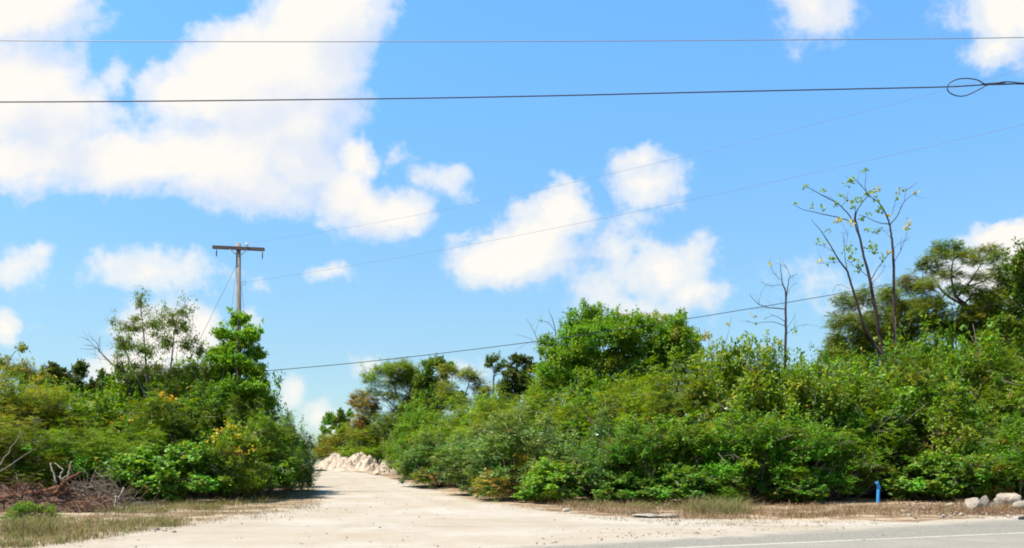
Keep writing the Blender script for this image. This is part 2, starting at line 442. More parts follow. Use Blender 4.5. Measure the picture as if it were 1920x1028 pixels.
def strip(name, pa, pb, mat, z, n=60, m_=8, edge_in=0.0, jag=0.0, seed=1):
    """a band of ground between two lines"""
    r = random.Random(seed); rows = []; ed = []
    for i in range(n + 1):
        t = i / n
        A = np.array(pa[0]) * (1 - t) + np.array(pa[1]) * t; B = np.array(pb[0]) * (1 - t) + np.array(pb[1]) * t
        B = B + (B - A) / np.linalg.norm(B - A) * r.uniform(-jag, jag)
        row = [tuple(A + (B - A) * (j / m_)) for j in range(m_ + 1)]
        rows.append(row[::-1]); ed.append([min(1.0, np.linalg.norm((B - A)) * (1 - j / m_) / max(edge_in, 1e-3)) for j in range(m_ + 1)][::-1])
    vs = [(x, y, z) for row in rows for (x, y) in row]; k = m_ + 1
    fs = [(a, a + k, a + k + 1, a + 1) for rI in range(n) for a in range(rI * k, rI * k + m_)]
    me = mesh_np(name, vs, [f[::-1] for f in fs], mat, None, True)
    if edge_in:
        a = me.attributes.new('edge', 'FLOAT', 'POINT'); a.data.foreach_set('value', np.asarray(ed, np.float32).ravel())
    o = ob(name, me); o['kind'] = 'structure'; return o
def gp(px, py):
    v_ = at(px, py); return np.array((v_.x, v_.y))
la, lb = gp(1420, 1023), gp(1920, 1001)
ld = (lb - la) / np.linalg.norm(lb - la); ln_ = np.array((-ld[1], ld[0]))
o1, o2 = la - ld * 45, la + ld * 60
sa, sb = gp(1000, 1022), gp(1920, 967)
sd = (sb - sa) / np.linalg.norm(sb - sa)
strip('gravel_shoulder', (o1, o2), (sa - sd * 34, sb + sd * 40), M_SHOULDER, 0.008, 160, 14, 2.4, 0.12, 2)
strip('asphalt_road', (o1 - ln_ * 9.5, o2 - ln_ * 9.5), (o1 + ln_ * 0.30, o2 + ln_ * 0.30), M_ASPHALT, 0.012, 60, 4, 0, 0.0)
strip('road_marking', (o1 + ld * 43, o2), (o1 + ld * 43 + ln_ * 0.12, o2 + ln_ * 0.085), M_LINE, 0.016, 90, 1, 0, 0.012)

# ------------------------------------------------------------------ foliage machinery
BROAD = [((0.075, 0.165, 0.014), 5), ((0.105, 0.205, 0.016), 4), ((0.045, 0.115, 0.012), 4), ((0.15, 0.22, 0.02), 2), ((0.34, 0.27, 0.02), 0.25), ((0.18, 0.09, 0.03), 0.12)]
FINE = [((0.105, 0.170, 0.016), 4), ((0.080, 0.150, 0.014), 4), ((0.145, 0.190, 0.022), 3), ((0.065, 0.11, 0.016), 2), ((0.20, 0.14, 0.05), 0.4)]
SILVER = [((0.095, 0.165, 0.10), 4), ((0.07, 0.13, 0.07), 4), ((0.14, 0.205, 0.16), 3), ((0.05, 0.105, 0.03), 3)]
DARK = [((0.045, 0.075, 0.022), 4), ((0.032, 0.055, 0.018), 4), ((0.07, 0.09, 0.03), 2), ((0.12, 0.09, 0.05), 0.8)]
OLIVE = [((0.14, 0.155, 0.045), 4), ((0.10, 0.12, 0.04), 4), ((0.19, 0.18, 0.07), 2), ((0.24, 0.19, 0.06), 0.6)]
YELLOW = [((0.125, 0.205, 0.014), 4), ((0.15, 0.215, 0.016), 4), ((0.09, 0.175, 0.014), 4), ((0.40, 0.30, 0.015), 0.3)]
ALMOND = [((0.095, 0.21, 0.014), 5), ((0.13, 0.25, 0.018), 4), ((0.06, 0.15, 0.012), 3)]
def pick(rng, pal, n):
    c = np.array([p[0] for p in pal]) * LEAFGAIN; w = np.array([p[1] for p in pal], float); w /= w.sum()
    return c[rng.choice(len(c), n, p=w)]

LEAFGAIN = np.array([1.42, 1.40, 0.28])
UP = np.array([0, 0, 1.0])
def quads(p, d, n, L, Wd):
    s = nz(np.cross(d, n)); L = L[:, None]; Wd = Wd[:, None]
    return np.stack([p, p + d * L * 0.42 + s * Wd * 0.5, p + d * L, p + d * L * 0.42 - s * Wd * 0.5], 1)

def leaves_broad(rng, tips, out, pal, L=(0.09, 0.15), k=9, droop=0.25, ratio=0.5, twig=0.30):
    T = len(tips); idx = np.repeat(np.arange(T), k); n = len(idx)
    o = out[idx]
    p = tips[idx] - o * (rng.random(n) * twig)[:, None] + rng.normal(0, 0.035, (n, 3))
    d = nz(o * 0.45 + nz(rng.normal(0, 1, (n, 3))) * 0.95 - UP * droop)
    nn = nz(UP * 0.75 + o * 0.45 + rng.normal(0, 0.45, (n, 3)))
    l = rng.uniform(*L, n)
    base = pick(rng, pal, T)[idx]; own = pick(rng, pal, n)
    c = (base * 0.55 + own * 0.45) * rng.uniform(0.78, 1.22, (n, 1))
    return quads(p, d, nn, l, l * ratio * rng.uniform(0.85, 1.15, n)), c
def leaves_fine(rng, tips, out, pal, fl=(0.18, 0.34), fronds=3, pairs=5, leaf=0.075, droop=0.35):
    T = len(tips); idx = np.repeat(np.arange(T), fronds); n = len(idx)
    o = out[idx]; rv = rng.normal(0, 1, (n, 3)); rv[:, 2] *= 0.45
    fd = nz(o * 0.5 + nz(rv) * 0.9 - UP * droop * 0.3)
    ln = rng.uniform(*fl, n)
    fn = nz(UP * 0.9 + o * 0.3 + rng.normal(0, 0.35, (n, 3)))
    sd_ = nz(np.cross(fd, fn))
    base = pick(rng, pal, T)[idx] * 0.6 + pick(rng, pal, n) * 0.4
    Q, C = [], []
    st = tips[idx] + rng.normal(0, 0.05, (n, 3))
    for j in range(pairs):
        t = (j + 0.7) / pairs
        p = st + fd * (ln * t)[:, None] - UP * (droop * 0.35 * ln * t * t)[:, None]
        for sg in (-1, 1):
            d = nz(fd * 0.45 + sd_ * sg + rng.normal(0, 0.15, (n, 3)))
            l = np.full(n, leaf) * rng.uniform(0.8, 1.2, n) * (1 - 0.4 * abs(t - 0.45))
            Q.append(quads(p, d, fn, l, l * 0.42)); C.append(base * rng.uniform(0.82, 1.18, (n, 1)))
    return np.concatenate(Q), np.concatenate(C)

def sample_lobes(rng, lobes, dens, low=-0.75, inner=0.45):
    """twig tips on and in lumpy ellipsoids; lobes rows: x y z rx ry rz"""
    T, O, I = [], [], []
    for li, (x, y, z, a, b, c) in enumerate(lobes):
        r = (a * b * c) ** (1 / 3); n = max(4, int(dens * 4 * math.pi * r * r))
        d = nz(rng.normal(0, 1, (n, 3))); d = d[(d[:, 2] > low) | (rng.random(n) < 0.25)]; n = len(d)
        ph = rng.random(6) * 6.28
        lump = 1 + 0.16 * np.sin(d[:, 0] * 4 + ph[0]) * np.sin(d[:, 1] * 4 + ph[1]) + 0.13 * np.sin(d[:, 2] * 6 + ph[2]) + 0.10 * np.sin(d[:, 0] * 9 + ph[3] + d[:, 2] * 7)
        rad = (inner + (1 - inner) * np.sqrt(rng.random(n))) * lump
        T.append(np.array([x, y, z]) + d * rad[:, None] * np.array([a, b, c])); O.append(nz(d + UP * 0.35)); I.append(np.full(n, li))
    return np.concatenate(T), np.concatenate(O), np.concatenate(I)

def ragged(rng, lobes, k=3, f=(0.32, 0.55)):
    """smaller lumps budding from each lump, so that outlines are uneven"""
    out = [tuple(np.array(l) * np.array([1, 1, 1, .84, .84, .84])) for l in lobes]
    for l in lobes:
        for _ in range(k):
            d = nz(rng.normal(0, 1, 3) + np.array([0, 0, .35])); s = rng.uniform(*f)
            out.append((*(np.array(l[:3]) + d * np.array(l[3:]) * rng.uniform(.7, 1.05)), l[3] * s, l[4] * s, l[5] * s * rng.uniform(.8, 1.1)))
    return np.array(out)

def leaf_mesh(name, Q, C, mat):
    n = len(Q)
    return mesh_np(name, Q.reshape(-1, 3), np.arange(4 * n).reshape(-1, 4), mat, np.repeat(np.clip(C, 0, 1), 4, 0))

def skeleton(rng, T, trunk_lines, targets, r0, col, twigs=None, minr=0.008):
    """trunk lines with radii, then branches that reach every target from the nearest wood below it"""
    nodes, rads = [], []
    for pts, ra in trunk_lines:
        w = wob(rng, pts, 0.012, 3)
        rad = np.interp(np.linspace(0, 1, len(w)), np.linspace(0, 1, len(ra)), ra)
        T.add(w, rad, 7, col)
        nodes += list(w); rads += list(rad)
    order = np.argsort(np.linalg.norm(targets - nodes[0], axis=1))
    for i in order:
        t = targets[i]; N = np.array(nodes); d = t - N
        dist = np.linalg.norm(d, axis=1) * (1 + 0.9 * np.clip(0.3 - d[:, 2] / (np.linalg.norm(d, axis=1) + 1e-6), 0, 2))
        k = int(np.argmin(dist)); s = N[k]; L = np.linalg.norm(t - s)
        if L < 0.05: continue
        mid = s + (t - s) * 0.5 + np.array([0, 0, 0.10 * L]) + rng.normal(0, 0.07 * L, 3)
        path = wob(rng, [s, mid, t], 0.012 * L, 4)
        ra = max(minr * 1.6, rads[k] * 0.62); rb = max(minr, ra * 0.42)
        rad = np.linspace(ra, rb, len(path)); T.add(path, rad, 5, col)
        nodes += list(path[2:]); rads += list(rad[2:])
    if twigs is not None:
        N = np.array(nodes)
        for t in twigs:
            k = int(np.argmin(np.linalg.norm(N - t, axis=1))); s = N[k]; L = np.linalg.norm(t - s)
            T.add(wob(rng, [s, s + (t - s) * 0.55 + rng.normal(0, 0.08 * L, 3), t], 0.0, 2), [minr, minr * 0.5], 4, col)

def bush_lobes(rng, Wd, H, n=15, skirt=3):
    L = []
    for i in range(n):
        a = i * 2.39996 + rng.uniform(-0.4, 0.4); rr_ = math.sqrt((i + 0.5) / n) * Wd * 0.36
        top = H * (1 - 0.55 * (rr_ / (Wd * 0.42)) ** 2)
        r = Wd * rng.uniform(0.14, 0.22)
        z = rng.uniform(0.45, 1.0) * top - r * 0.8 if i % 3 else top - r * rng.uniform(0.8, 1.2)
        L.append((math.cos(a) * rr_, math.sin(a) * rr_, max(H * 0.27, z), r * rng.uniform(0.9, 1.25), r * rng.uniform(0.9, 1.25), r * rng.uniform(0.8, 1.1)))
    for i in range(skirt):                  # skirt down to the ground
        a = rng.uniform(0, 6.28); rr_ = Wd * rng.uniform(0.26, 0.42); r = Wd * rng.uniform(0.12, 0.17)
        L.append((math.cos(a) * rr_, math.sin(a) * rr_, rng.uniform(0.12, 0.40) * H, r, r, r * 1.1))
    return np.array(L)

def shoots(rng, lobes, n, hmax):
    """upright young shoots that break the outline"""
    T, O, lines = [], [], []
    tops = lobes[np.argsort(-lobes[:, 2])][: max(4, int(len(lobes) * 0.6))]
    for _ in range(n):
        l = tops[rng.integers(len(tops))]; s = l[:3] + np.array([rng.uniform(-.7, .7) * l[3], rng.uniform(-.7, .7) * l[4], 0.6 * l[5]])
        h = rng.uniform(0.4, 1) * hmax; d = nz(np.array([rng.normal(0, .35), rng.normal(0, .35), 1.0]))
        lines.append((l[:3], s, s + d * h * 0.5 + rng.normal(0, .04, 3), s + d * h * 1.0 + np.array([rng.normal(0, .12), rng.normal(0, .12), 0])))
        k = max(3, int(h * 9))
        for t in np.linspace(0.15, 1, k): T.append(s + d * h * t); O.append(nz(d * 0.5 + rng.normal(0, .6, 3)))
    return np.array(T), np.array(O), lines

MIXED = dict(broad=0.22, fine=0.22, silver=0.12, olive=0.15, yellow=0.25, dark=0.1)
def lobe_tones(rng, n):
    v = rng.uniform(0.70, 1.25, (n, 1)); h = rng.uniform(-0.22, 0.22, (n, 1))      # leaf age and kind vary from branch to branch
    t = np.hstack([v * (1 + h), v * (1 - 0.25 * h), v * (1 - h)])
    dry = rng.random(n) < 0.05; t[dry] *= np.array([1.55, 0.80, 1.6]); return t
def tone_fine(tone, li, total, fronds=3):
    per = np.repeat(tone[li], fronds, 0); return np.tile(per, (total // len(per), 1))
def make_bush(kind, seed, Wd=4.0, H=4.0):
    rng = np.random.default_rng(seed)
    lobes = bush_lobes(rng, Wd, H, 15, dict(silver=13, fine=5, bigleaf=6).get(kind, 3))
    spec = dict(broad=(leaves_broad, BROAD, 17, {}, M_LEAF), fine=(leaves_fine, FINE, 15, {}, M_LEAF),
                silver=(leaves_broad, SILVER, 19, dict(L=(0.08, 0.13), ratio=0.42, k=9), M_GLOSSY),
                dark=(leaves_broad, DARK, 15, {}, M_LEAF), yellow=(leaves_broad, YELLOW, 15, dict(L=(0.10, 0.17)), M_LEAF),
                olive=(leaves_fine, OLIVE, 13, {}, M_LEAF), bigleaf=(leaves_broad, BROAD, 12, dict(L=(0.14, 0.24), ratio=0.62, k=8), M_GLOSSY))[kind]
    fn, pal, dens, kw, mat = spec
    lobes0 = lobes; lobes = ragged(rng, lobes, 2)
    tips, out, li = sample_lobes(rng, lobes, dens)
    ok = tips[:, 2] > 0.04; tips, out, li = tips[ok], out[ok], li[ok]
    st, sout, lines = shoots(rng, lobes0, 34, 1.0)
    tips = np.concatenate([tips, st]); out = np.concatenate([out, sout])
    tone = lobe_tones(rng, len(lobes)); tone = np.vstack([tone, [(1.05, 1.05, 1)]]); li = np.concatenate([li, np.full(len(st), len(lobes))])
    alt = np.concatenate([rng.random(len(lobes)) < MIXED.get(kind, 0.0), [False]])[li]
    Q, C = fn(rng, tips[~alt], out[~alt], pal, **kw)
    C = C * np.repeat(tone[li[~alt]], len(C) // max(1, (~alt).sum()), 0) if fn is leaves_broad else C * tone_fine(tone, li[~alt], len(C))
    if alt.any():                                    # creepers and other shrubs growing through it
        if fn is leaves_broad: Q2, C2 = leaves_fine(rng, tips[alt], out[alt], FINE); C2 = C2 * tone_fine(tone, li[alt], len(C2))
        else: Q2, C2 = leaves_broad(rng, tips[alt], out[alt], BROAD, L=(0.08, 0.14)); C2 = C2 * np.repeat(tone[li[alt]], len(C2) // alt.sum(), 0)
        Q = np.concatenate([Q, Q2]); C = np.concatenate([C, C2])
    keep = Q[:, :, 2].min(1) > 0.0; Q, C = Q[keep], C[keep]
    hz = np.percentile(Q[:, 0, 2], 99.3); wd_ = 2 * np.percentile(np.abs(Q[:, 0, 0]), 97)
    leaf = leaf_mesh('foliage', Q, C, mat)
    T = Tubes(); col = (0.11, 0.088, 0.068)
    trunks = []
    for i in range(5):
        a = rng.uniform(0, 6.28); trunks.append((np.array([(0, 0, -0.05), (0.4 * math.cos(a), 0.4 * math.sin(a), H * 0.22), (0.8 * math.cos(a + .3), 0.8 * math.sin(a + .3), H * 0.5)]), (0.045, 0.022)))
    sel = tips[rng.choice(len(tips), 260, replace=False)]
    skeleton(rng, T, trunks, lobes0[:, :3], 0.04, col, sel, 0.007)
    for l in lines: T.add(np.array(l), [0.008, 0.004], 4, col)
    for i in range(26):                              # thin brown stems at the foot
        a = rng.uniform(0, 6.28); r_ = rng.uniform(.5, 1.0) * Wd * .42; e_ = np.array([math.cos(a) * r_, math.sin(a) * r_, rng.uniform(.15, .5) * H])
        T.add(wob(rng, [np.zeros(3), e_ * [.55, .55, .25] + rng.normal(0, .08, 3), e_], .015, 3), [0.016, 0.007], 4, [(0.17, 0.12, 0.085), (0.22, 0.19, 0.15)][i % 2])
    for i in range(30):                              # dry grey twigs that poke out
        l = lobes0[rng.integers(len(lobes0))]; d = nz(rng.normal(0, 1, 3) + np.array([0, 0, .5])); s = l[:3]
        e_ = s + d * rng.uniform(1.0, 1.7) * l[3]
        T.add(wob(rng, [s, (s + e_) / 2 + rng.normal(0, .06, 3), e_], 0.01, 2), [0.008, 0.003], 4, (0.30, 0.26, 0.21))
        m_ = (s + e_) / 2
        for _ in range(2): T.add(np.array([m_, m_ + nz(d + rng.normal(0, .7, 3)) * rng.uniform(.25, .5)]), [0.006, 0.003], 4, (0.30, 0.26, 0.21))
    return leaf, T.mesh('stem', M_WOOD), (Q, C), (wd_, hz)

PROTO = {}
def proto(kind, k):
    key = (kind, k)
    if key not in PROTO: PROTO[key] = make_bush(kind, sum(map(ord, kind)) * 7 + k * 101)
    return PROTO[key]
NV = dict(broad=4, fine=4, silver=2, dark=1, yellow=2, olive=2, bigleaf=2)
first = {}
prng = random.Random(11)
def bush(kind, px, Y, top, wpx, label, group=None, tint=(1, 1, 1), name='bush', cat='bush', base=None):
    k = prng.randrange(NV[kind]); leaf, stem, _, (pw, ph_) = proto(kind, k)
    loc = G0(px, Y)
    h = max(0.6, P(px, top, Y).z - loc.z); w = wpx / F * Y
    sx, sz = w / pw * 1.12, h / ph_
    if (kind, k) not in first:
        t = thing(name, None, None); a = ob('foliage', leaf, t); b = ob('stem', stem, t); first[(kind, k)] = (t, a, b)
    else:
        T0, A0, B0 = first[(kind, k)]
        t = T0.copy(); COL.objects.link(t); t.name = name
        a = A0.copy(); COL.objects.link(a); a.parent = t
        b = B0.copy(); COL.objects.link(b); b.parent = t
        for key in list(t.keys()): del t[key]
    t.location = loc; t.scale = (sx, sx * prng.uniform(0.95, 1.1), sz); t.rotation_euler = (0, 0, prng.uniform(0, 6.28))
    j = prng.uniform(0.9, 1.1)
    a.color = (tint[0] * j, tint[1] * j, tint[2] * j, 1)
    tag(t, label, cat, group)
    return t

def tree(name, label, px, Y, lobes_px, kind='broad', pal=None, trunk=None, dens=14, depth=1.5, wood=(0.11, 0.088, 0.07), seed=1, r0=0.12, cat='tree', group=None,
         kw=None, copies=2, inner=0.4, twigs=200, mat=None, low=-0.75, tint=(1, 1, 1), rag=3, shoot=0, shoot_h=0.8):
    """lobes_px: (px, py, half width, half height) of leaf masses as seen from the road; each gets copies at several depths"""
    rng = np.random.default_rng(seed)
    base = G0(px, Y); b0 = np.array(base); lobes = []
    for (x, y, a, b) in lobes_px:
        for k in range(copies):
            off = rng.uniform(-1, 1) * depth
            yy = Y + off; c = np.array(P(x + rng.uniform(-.2, .2) * a, y + rng.uniform(-.15, .15) * b, yy)) - b0
            sc = Y / F * rng.uniform(0.85, 1.05)
            lobes.append((c[0], c[1], c[2], a * sc, (a * sc + b * sc) / 2, b * sc))
    lobes = np.array(lobes)
    lobes0 = lobes
    if rag: lobes = ragged(rng, lobes, rag)
    tips, out, li = sample_lobes(rng, lobes, dens, low, inner)
    if shoot:
        st, sout, lines = shoots(rng, lobes0, shoot, shoot_h); tips = np.concatenate([tips, st]); out = np.concatenate([out, sout])
    fn = leaves_fine if kind == 'fine' else leaves_broad
    Q, C = fn(rng, tips, out, pal or (FINE if kind == 'fine' else BROAD), **(kw or {}))
    tone = np.vstack([lobe_tones(rng, len(lobes)) ** 0.7, [(1.05, 1.05, 1)]]); li = np.concatenate([li, np.full(len(tips) - len(li), len(lobes))])
    C = C * (tone_fine(tone, li, len(C), (kw or {}).get('fronds', 3)) if kind == 'fine' else np.repeat(tone[li], len(C) // len(tips), 0))
    t = thing(name, label, cat, base, group)
    T = Tubes()
    tl = []
    if trunk:
        for pts, ra in trunk:
            tl.append((np.array([np.array(P(x, y, Y + dz)) - b0 for (x, y, dz) in pts]), ra))
    else:
        zc = np.median(lobes[:, 2]); xc = lobes[:, 0].mean()
        tl.append((np.array([(0, 0, -0.1), (xc * .3 + rng.normal(0, .1), rng.normal(0, .1), zc * .45), (xc * .8, 0, zc * .95)]), (r0, r0 * .75, r0 * .45)))
    sel = tips[rng.choice(len(tips), min(twigs, len(tips)), replace=False)]
    skeleton(rng, T, tl, lobes0[:, :3], r0, wood, sel, 0.009)
    ob('trunk', T.mesh('trunk', M_WOOD), t)
    cr = ob('crown', leaf_mesh('crown', Q, C, mat or M_LEAF), t); cr.color = tuple(tint) + (1,)
    return t

# ------------------------------------------------------------------ bushes: right of the dirt road, front row
BR = 'bushes along the front of the right thicket'
RB = 'taller bushes behind the front of the right thicket'
for a in [
 ('broad', 768, 66, 818, 75, 'low green bush beside the smaller pale dirt heap, right of the dirt road', BR, (0.95, 1.0, 1.1)),
 ('silver', 825, 55, 812, 125, 'grey-green bush midway between the dirt heaps and the lone white stone', BR, (0.9, 1.05, 0.8)),
 ('silver', 900, 46.3, 795, 140, 'silvery green bush at the inner bend of the dirt road, left of the largest one', BR),
 ('silver', 978, 40.6, 775, 170, 'largest silvery leaved bush, standing over the right edge of the dirt road', BR),
 ('bigleaf', 1045, 37.6, 868, 110, 'low bright leafy bush above the small white stone by the dirt road', BR, (1.25, 1.25, 1.6)),
 ('silver', 1120, 39.2, 800, 170, 'grey-green bush directly behind and right of the small white stone', BR, (0.85, 0.95, 0.7)),
 ('broad', 1205, 37.6, 800, 170, 'deep green bush behind the flat broken concrete slabs', BR, (0.85, 0.92, 0.9)),
 ('bigleaf', 1165, 36.6, 890, 90, 'knee-high big-leaved bush left of the flat concrete slabs', BR, (0.9, 1.0, 1.1)),
 ('broad', 1305, 37.2, 790, 165, 'dense green bush just right of the flat concrete slabs, without flowers', BR, (0.95, 1.0, 0.9)),
 ('bigleaf', 1290, 35.6, 880, 120, 'low broad-leaved bush in front, at the right end of the concrete slabs', BR, (0.8, 0.95, 0.9)),
 ('broad', 1398, 37.8, 775, 185, 'dense green bush in the middle of the right thicket front, over dry grass', BR),
 ('fine', 1362, 34.6, 915, 70, 'small feathery green clump in the dry grass right of the concrete slabs', BR, (0.9, 1.2, 0.9)),
 ('broad', 1490, 38.4, 790, 175, 'green bush over dry grass, two bushes left of the blue pipe', BR, (0.85, 0.95, 0.9)),
 ('bigleaf', 1470, 37.0, 880, 110, 'low broad-leaved bush in dry grass left of the blue pipe', BR, (0.75, 0.95, 0.85)),
 ('broad', 1572, 39.6, 815, 140, 'green bush immediately left of the bent blue pipe', BR, (0.9, 1.0, 0.9)),
 ('dark', 1665, 43.0, 800, 180, 'shady twiggy dark bush right behind the bent blue pipe', BR, (1.1, 1.2, 1.1)),  # dark leaf palette stands in for the shadow in this gap
 ('bigleaf', 1750, 39.5, 855, 130, 'broad-leaved bush right of the blue pipe, left of the upright grey boulder', BR, (0.95, 1.0, 1.3)),
 ('bigleaf', 1838, 38.2, 850, 140, 'broad-leaved bush right behind the pale boulders', BR, (0.9, 1.05, 1.1)),
 ('broad', 1915, 37.0, 790, 150, 'green bush at the right border of the picture, behind the largest pale boulder', BR, (0.85, 0.95, 0.9)),
 # second row
 ('fine', 705, 92, 800, 110, 'yellowish feathery bush behind the larger pale dirt heap', RB, (1.1, 1.1, 1.0)),
 ('broad', 800, 79, 778, 120, 'green bush behind the smaller pale dirt heap', RB, (1.0, 1.05, 0.9)),
 ('fine', 868, 66, 768, 140, 'feathery bush at the foot of the forked pale-barked tree', RB),
 ('fine', 945, 56, 745, 150, 'olive feathery bush rising behind the silvery bushes, left of the domed tree', RB),
 ('fine', 1025, 49, 728, 170, 'olive feathery bush in front of the left side of the domed tree', RB),
 ('broad', 1110, 46, 745, 170, 'bright green bush below the middle of the domed tree', RB, (1.1, 1.05, 1.0)),
 ('fine', 1190, 44, 722, 180, 'yellow-green feathery bush below the right half of the domed tree', RB, (1.1, 1.05, 0.9)),
 ('fine', 1275, 43, 695, 180, 'yellow-green feathery bush below the right edge of the domed tree', RB, (1.05, 1.05, 0.9)),
 ('yellow', 1368, 43, 658, 180, 'tall yellowish bush between the domed tree and the leafless sapling', RB, (0.95, 0.9, 1.0)),
 ('yellow', 1445, 44, 655, 160, 'yellowish bush around the foot of the leafless sapling', RB, (0.9, 0.92, 1.0)),
 ('broad', 1528, 43, 700, 170, 'bright green bush between the leafless sapling and the nearly leafless tall tree', RB, (1.1, 1.05, 1.0)),
 ('broad', 1605, 43.5, 690, 180, 'bright green bush just left of the foot of the tall sparse tree', RB, (1.0, 1.05, 1.0)),
 ('broad', 1710, 44, 648, 200, 'tall green bush just right of the foot of the tall sparse tree', RB, (1.05, 1.05, 1.0)),
 ('yellow', 1775, 41, 730, 150, 'green bush sprinkled with yellow leaves above the pale boulders', RB, (0.8, 0.82, 1.0)),
 ('broad', 1822, 44, 650, 190, 'tall green bush under the spreading acacia', RB, (0.9, 0.98, 0.95)),
 ('fine', 1905, 42, 655, 170, 'olive bush at the right border of the picture, below the dark tree', RB, (0.9, 0.95, 0.9)),
]: bush(*a)

# ------------------------------------------------------------------ bushes: left of the dirt road
BL = 'bushes along the front of the left thicket'
LB = 'taller bushes behind the front of the left thicket'
for a in [
 ('olive', -25, 34, 790, 190, 'twiggy olive bush at the left border of the picture, behind the root heap', BL, (0.95, 1.05, 0.8)),
 ('fine', 75, 36, 800, 170, 'olive green bush right behind the heap of red roots', BL, (0.9, 1.0, 0.9)),
 ('fine', 170, 38, 800, 160, 'feathery bush behind the pile of dry grey brush', BL, (1.0, 1.05, 0.9)),
 ('bigleaf', 262, 37, 848, 140, 'low leafy bush just right of the dry brush pile', BL, (1.1, 1.15, 1.0)),
 ('bigleaf', 350, 37.8, 838, 140, 'low broad-leaved bush in the middle of the left verge', BL, (1.0, 1.1, 1.0)),
 ('yellow', 432, 38.5, 800, 120, 'yellow-tipped bright bush below the pole', BL, (1.05, 1.0, 1.0)),
 ('broad', 500, 42.5, 790, 130, 'green bush right of the yellow-tipped bush, near the dirt road', BL, (0.95, 1.0, 1.0)),
 ('silver', 545, 49, 800, 85, 'grey-green bush at the right end of the left thicket, overhanging the dirt road', BL, (0.8, 1.0, 0.7)),
 # second row
 ('olive', 20, 43, 705, 190, 'tall olive bush at the left border of the picture, below the young palm-like sapling', LB, (0.95, 1.05, 0.7)),
 ('fine', 110, 44, 735, 190, 'yellow-green bush below the row of dark distant trees', LB, (1.1, 1.05, 0.9)),
 ('broad', 205, 45, 752, 160, 'green bush below the leaning dead branch', LB, (1.0, 1.0, 1.0)),
 ('fine', 300, 43, 742, 180, 'dark feathery bush below the airy drooping tree', LB, (0.8, 0.88, 0.8)),
 ('broad', 378, 44, 735, 150, 'green bush between the airy drooping tree and the almond tree', LB, (0.9, 0.95, 0.9)),
 ('fine', 455, 45, 735, 140, 'olive bush covering the foot of the almond tree', LB, (0.9, 0.95, 0.9)),
 ('broad', 525, 54, 775, 75, 'green bush behind the overhanging bush, by the bend of the dirt road', LB, (0.8, 0.95, 0.95)),
]: bush(*a)

# ------------------------------------------------------------------ single trees
tree('domed_tree', 'large bright green domed tree, the widest crown over the right thicket', 1150, 57,
     [(1075, 640, 55, 50), (1110, 605, 45, 28), (1160, 625, 60, 42), (1215, 640, 60, 45), (1262, 628, 45, 38), (1040, 690, 45, 42), (1130, 690, 80, 50), (1220, 700, 70, 40),
      (1285, 670, 38, 45), (1085, 720, 55, 36), (1180, 745, 90, 40), (1022, 725, 30, 30)], 'broad', None, None, 15, 2.6, seed=21, r0=0.16, shoot=90, shoot_h=1.1, rag=4, tint=(1.12, 1.1, 1.0), kw=dict(L=(0.12, 0.21), k=9), copies=2)
tree('pale_topped_tree', 'thin yellowing tree poking above the right of the domed tree', 1270, 60,
     [(1180, 598, 30, 14), (1225, 600, 26, 12), (1255, 600, 26, 14), (1300, 640, 28, 22), (1325, 632, 14, 12), (1340, 680, 18, 20)], 'broad',
     [((0.24, 0.24, 0.05), 4), ((0.16, 0.2, 0.03), 4), ((0.32, 0.22, 0.10), 2)], None, 7, 1.5, seed=22, r0=0.09, kw=dict(L=(0.10, 0.18), k=5), copies=2, inner=0.2)
tree('almond_tree', 'bright green conical tree with tiered leaves, in front of the utility pole', 445, 46.3,
     [(446, 603, 22, 16), (425, 628, 24, 13), (468, 626, 22, 13), (446, 645, 36, 14), (412, 662, 26, 13), (480, 664, 26, 14), (445, 680, 52, 16), (404, 700, 28, 16), (486, 700, 26, 18),
      (445, 722, 62, 20), (478, 745, 34, 20), (410, 745, 32, 20)], 'broad', ALMOND, [([(446, 870, 0), (447, 740, 0), (446, 600, 0)], (0.11, 0.08, 0.03))], 22, 1.3, seed=23, tint=(1.15, 1.10, 1.0),
     kw=dict(L=(0.11, 0.19), ratio=0.5, k=10, droop=0.2), copies=2, shoot=36, shoot_h=0.6, rag=4)
tree('airy_tree', 'tall airy tree with thin drooping olive leaves, the tallest of the left thicket', 300, 46,
     [(262, 565, 18, 24), (250, 610, 42, 26), (290, 605, 30, 26), (228, 640, 30, 32), (270, 655, 42, 32), (325, 600, 30, 22), (345, 585, 26, 12), (312, 640, 24, 40), (350, 640, 30, 36), (376, 655, 20, 30),
      (225, 685, 26, 26), (265, 700, 46, 28), (330, 695, 44, 26), (385, 690, 22, 28)], 'broad', [((0.095, 0.145, 0.06), 4), ((0.075, 0.12, 0.05), 4), ((0.135, 0.16, 0.08), 2), ((0.18, 0.14, 0.06), 0.3)],
     [([(285, 870, 0), (278, 740, 0), (272, 660, 0), (264, 560, 0)], (0.09, 0.06, 0.012)), ([(300, 800, .2), (318, 700, .4), (328, 620, .4), (340, 580, .3)], (0.06, 0.035, 0.010)), ([(280, 760, -.2), (245, 680, -.3), (222, 630, -.5)], (0.045, 0.025, 0.008))],
     14, 1.2, (0.13, 0.11, 0.095), seed=24, kw=dict(L=(0.10, 0.18), k=5, ratio=0.3, droop=1.0, twig=0.5), copies=2, inner=0.0, twigs=420, rag=2, shoot=50, shoot_h=0.8)
tree('round_topped_tree', 'dense dark green trees mass under the airy drooping tree', 300, 49,
     [(250, 725, 34, 30), (300, 720, 44, 34), (350, 715, 40, 34), (390, 730, 30, 30)], 'broad', [((0.06, 0.11, 0.016), 4), ((0.09, 0.14, 0.02), 3)], None, 14, 1.6, seed=25) ['label'] = 'dense dark green tree under the airy drooping tree'
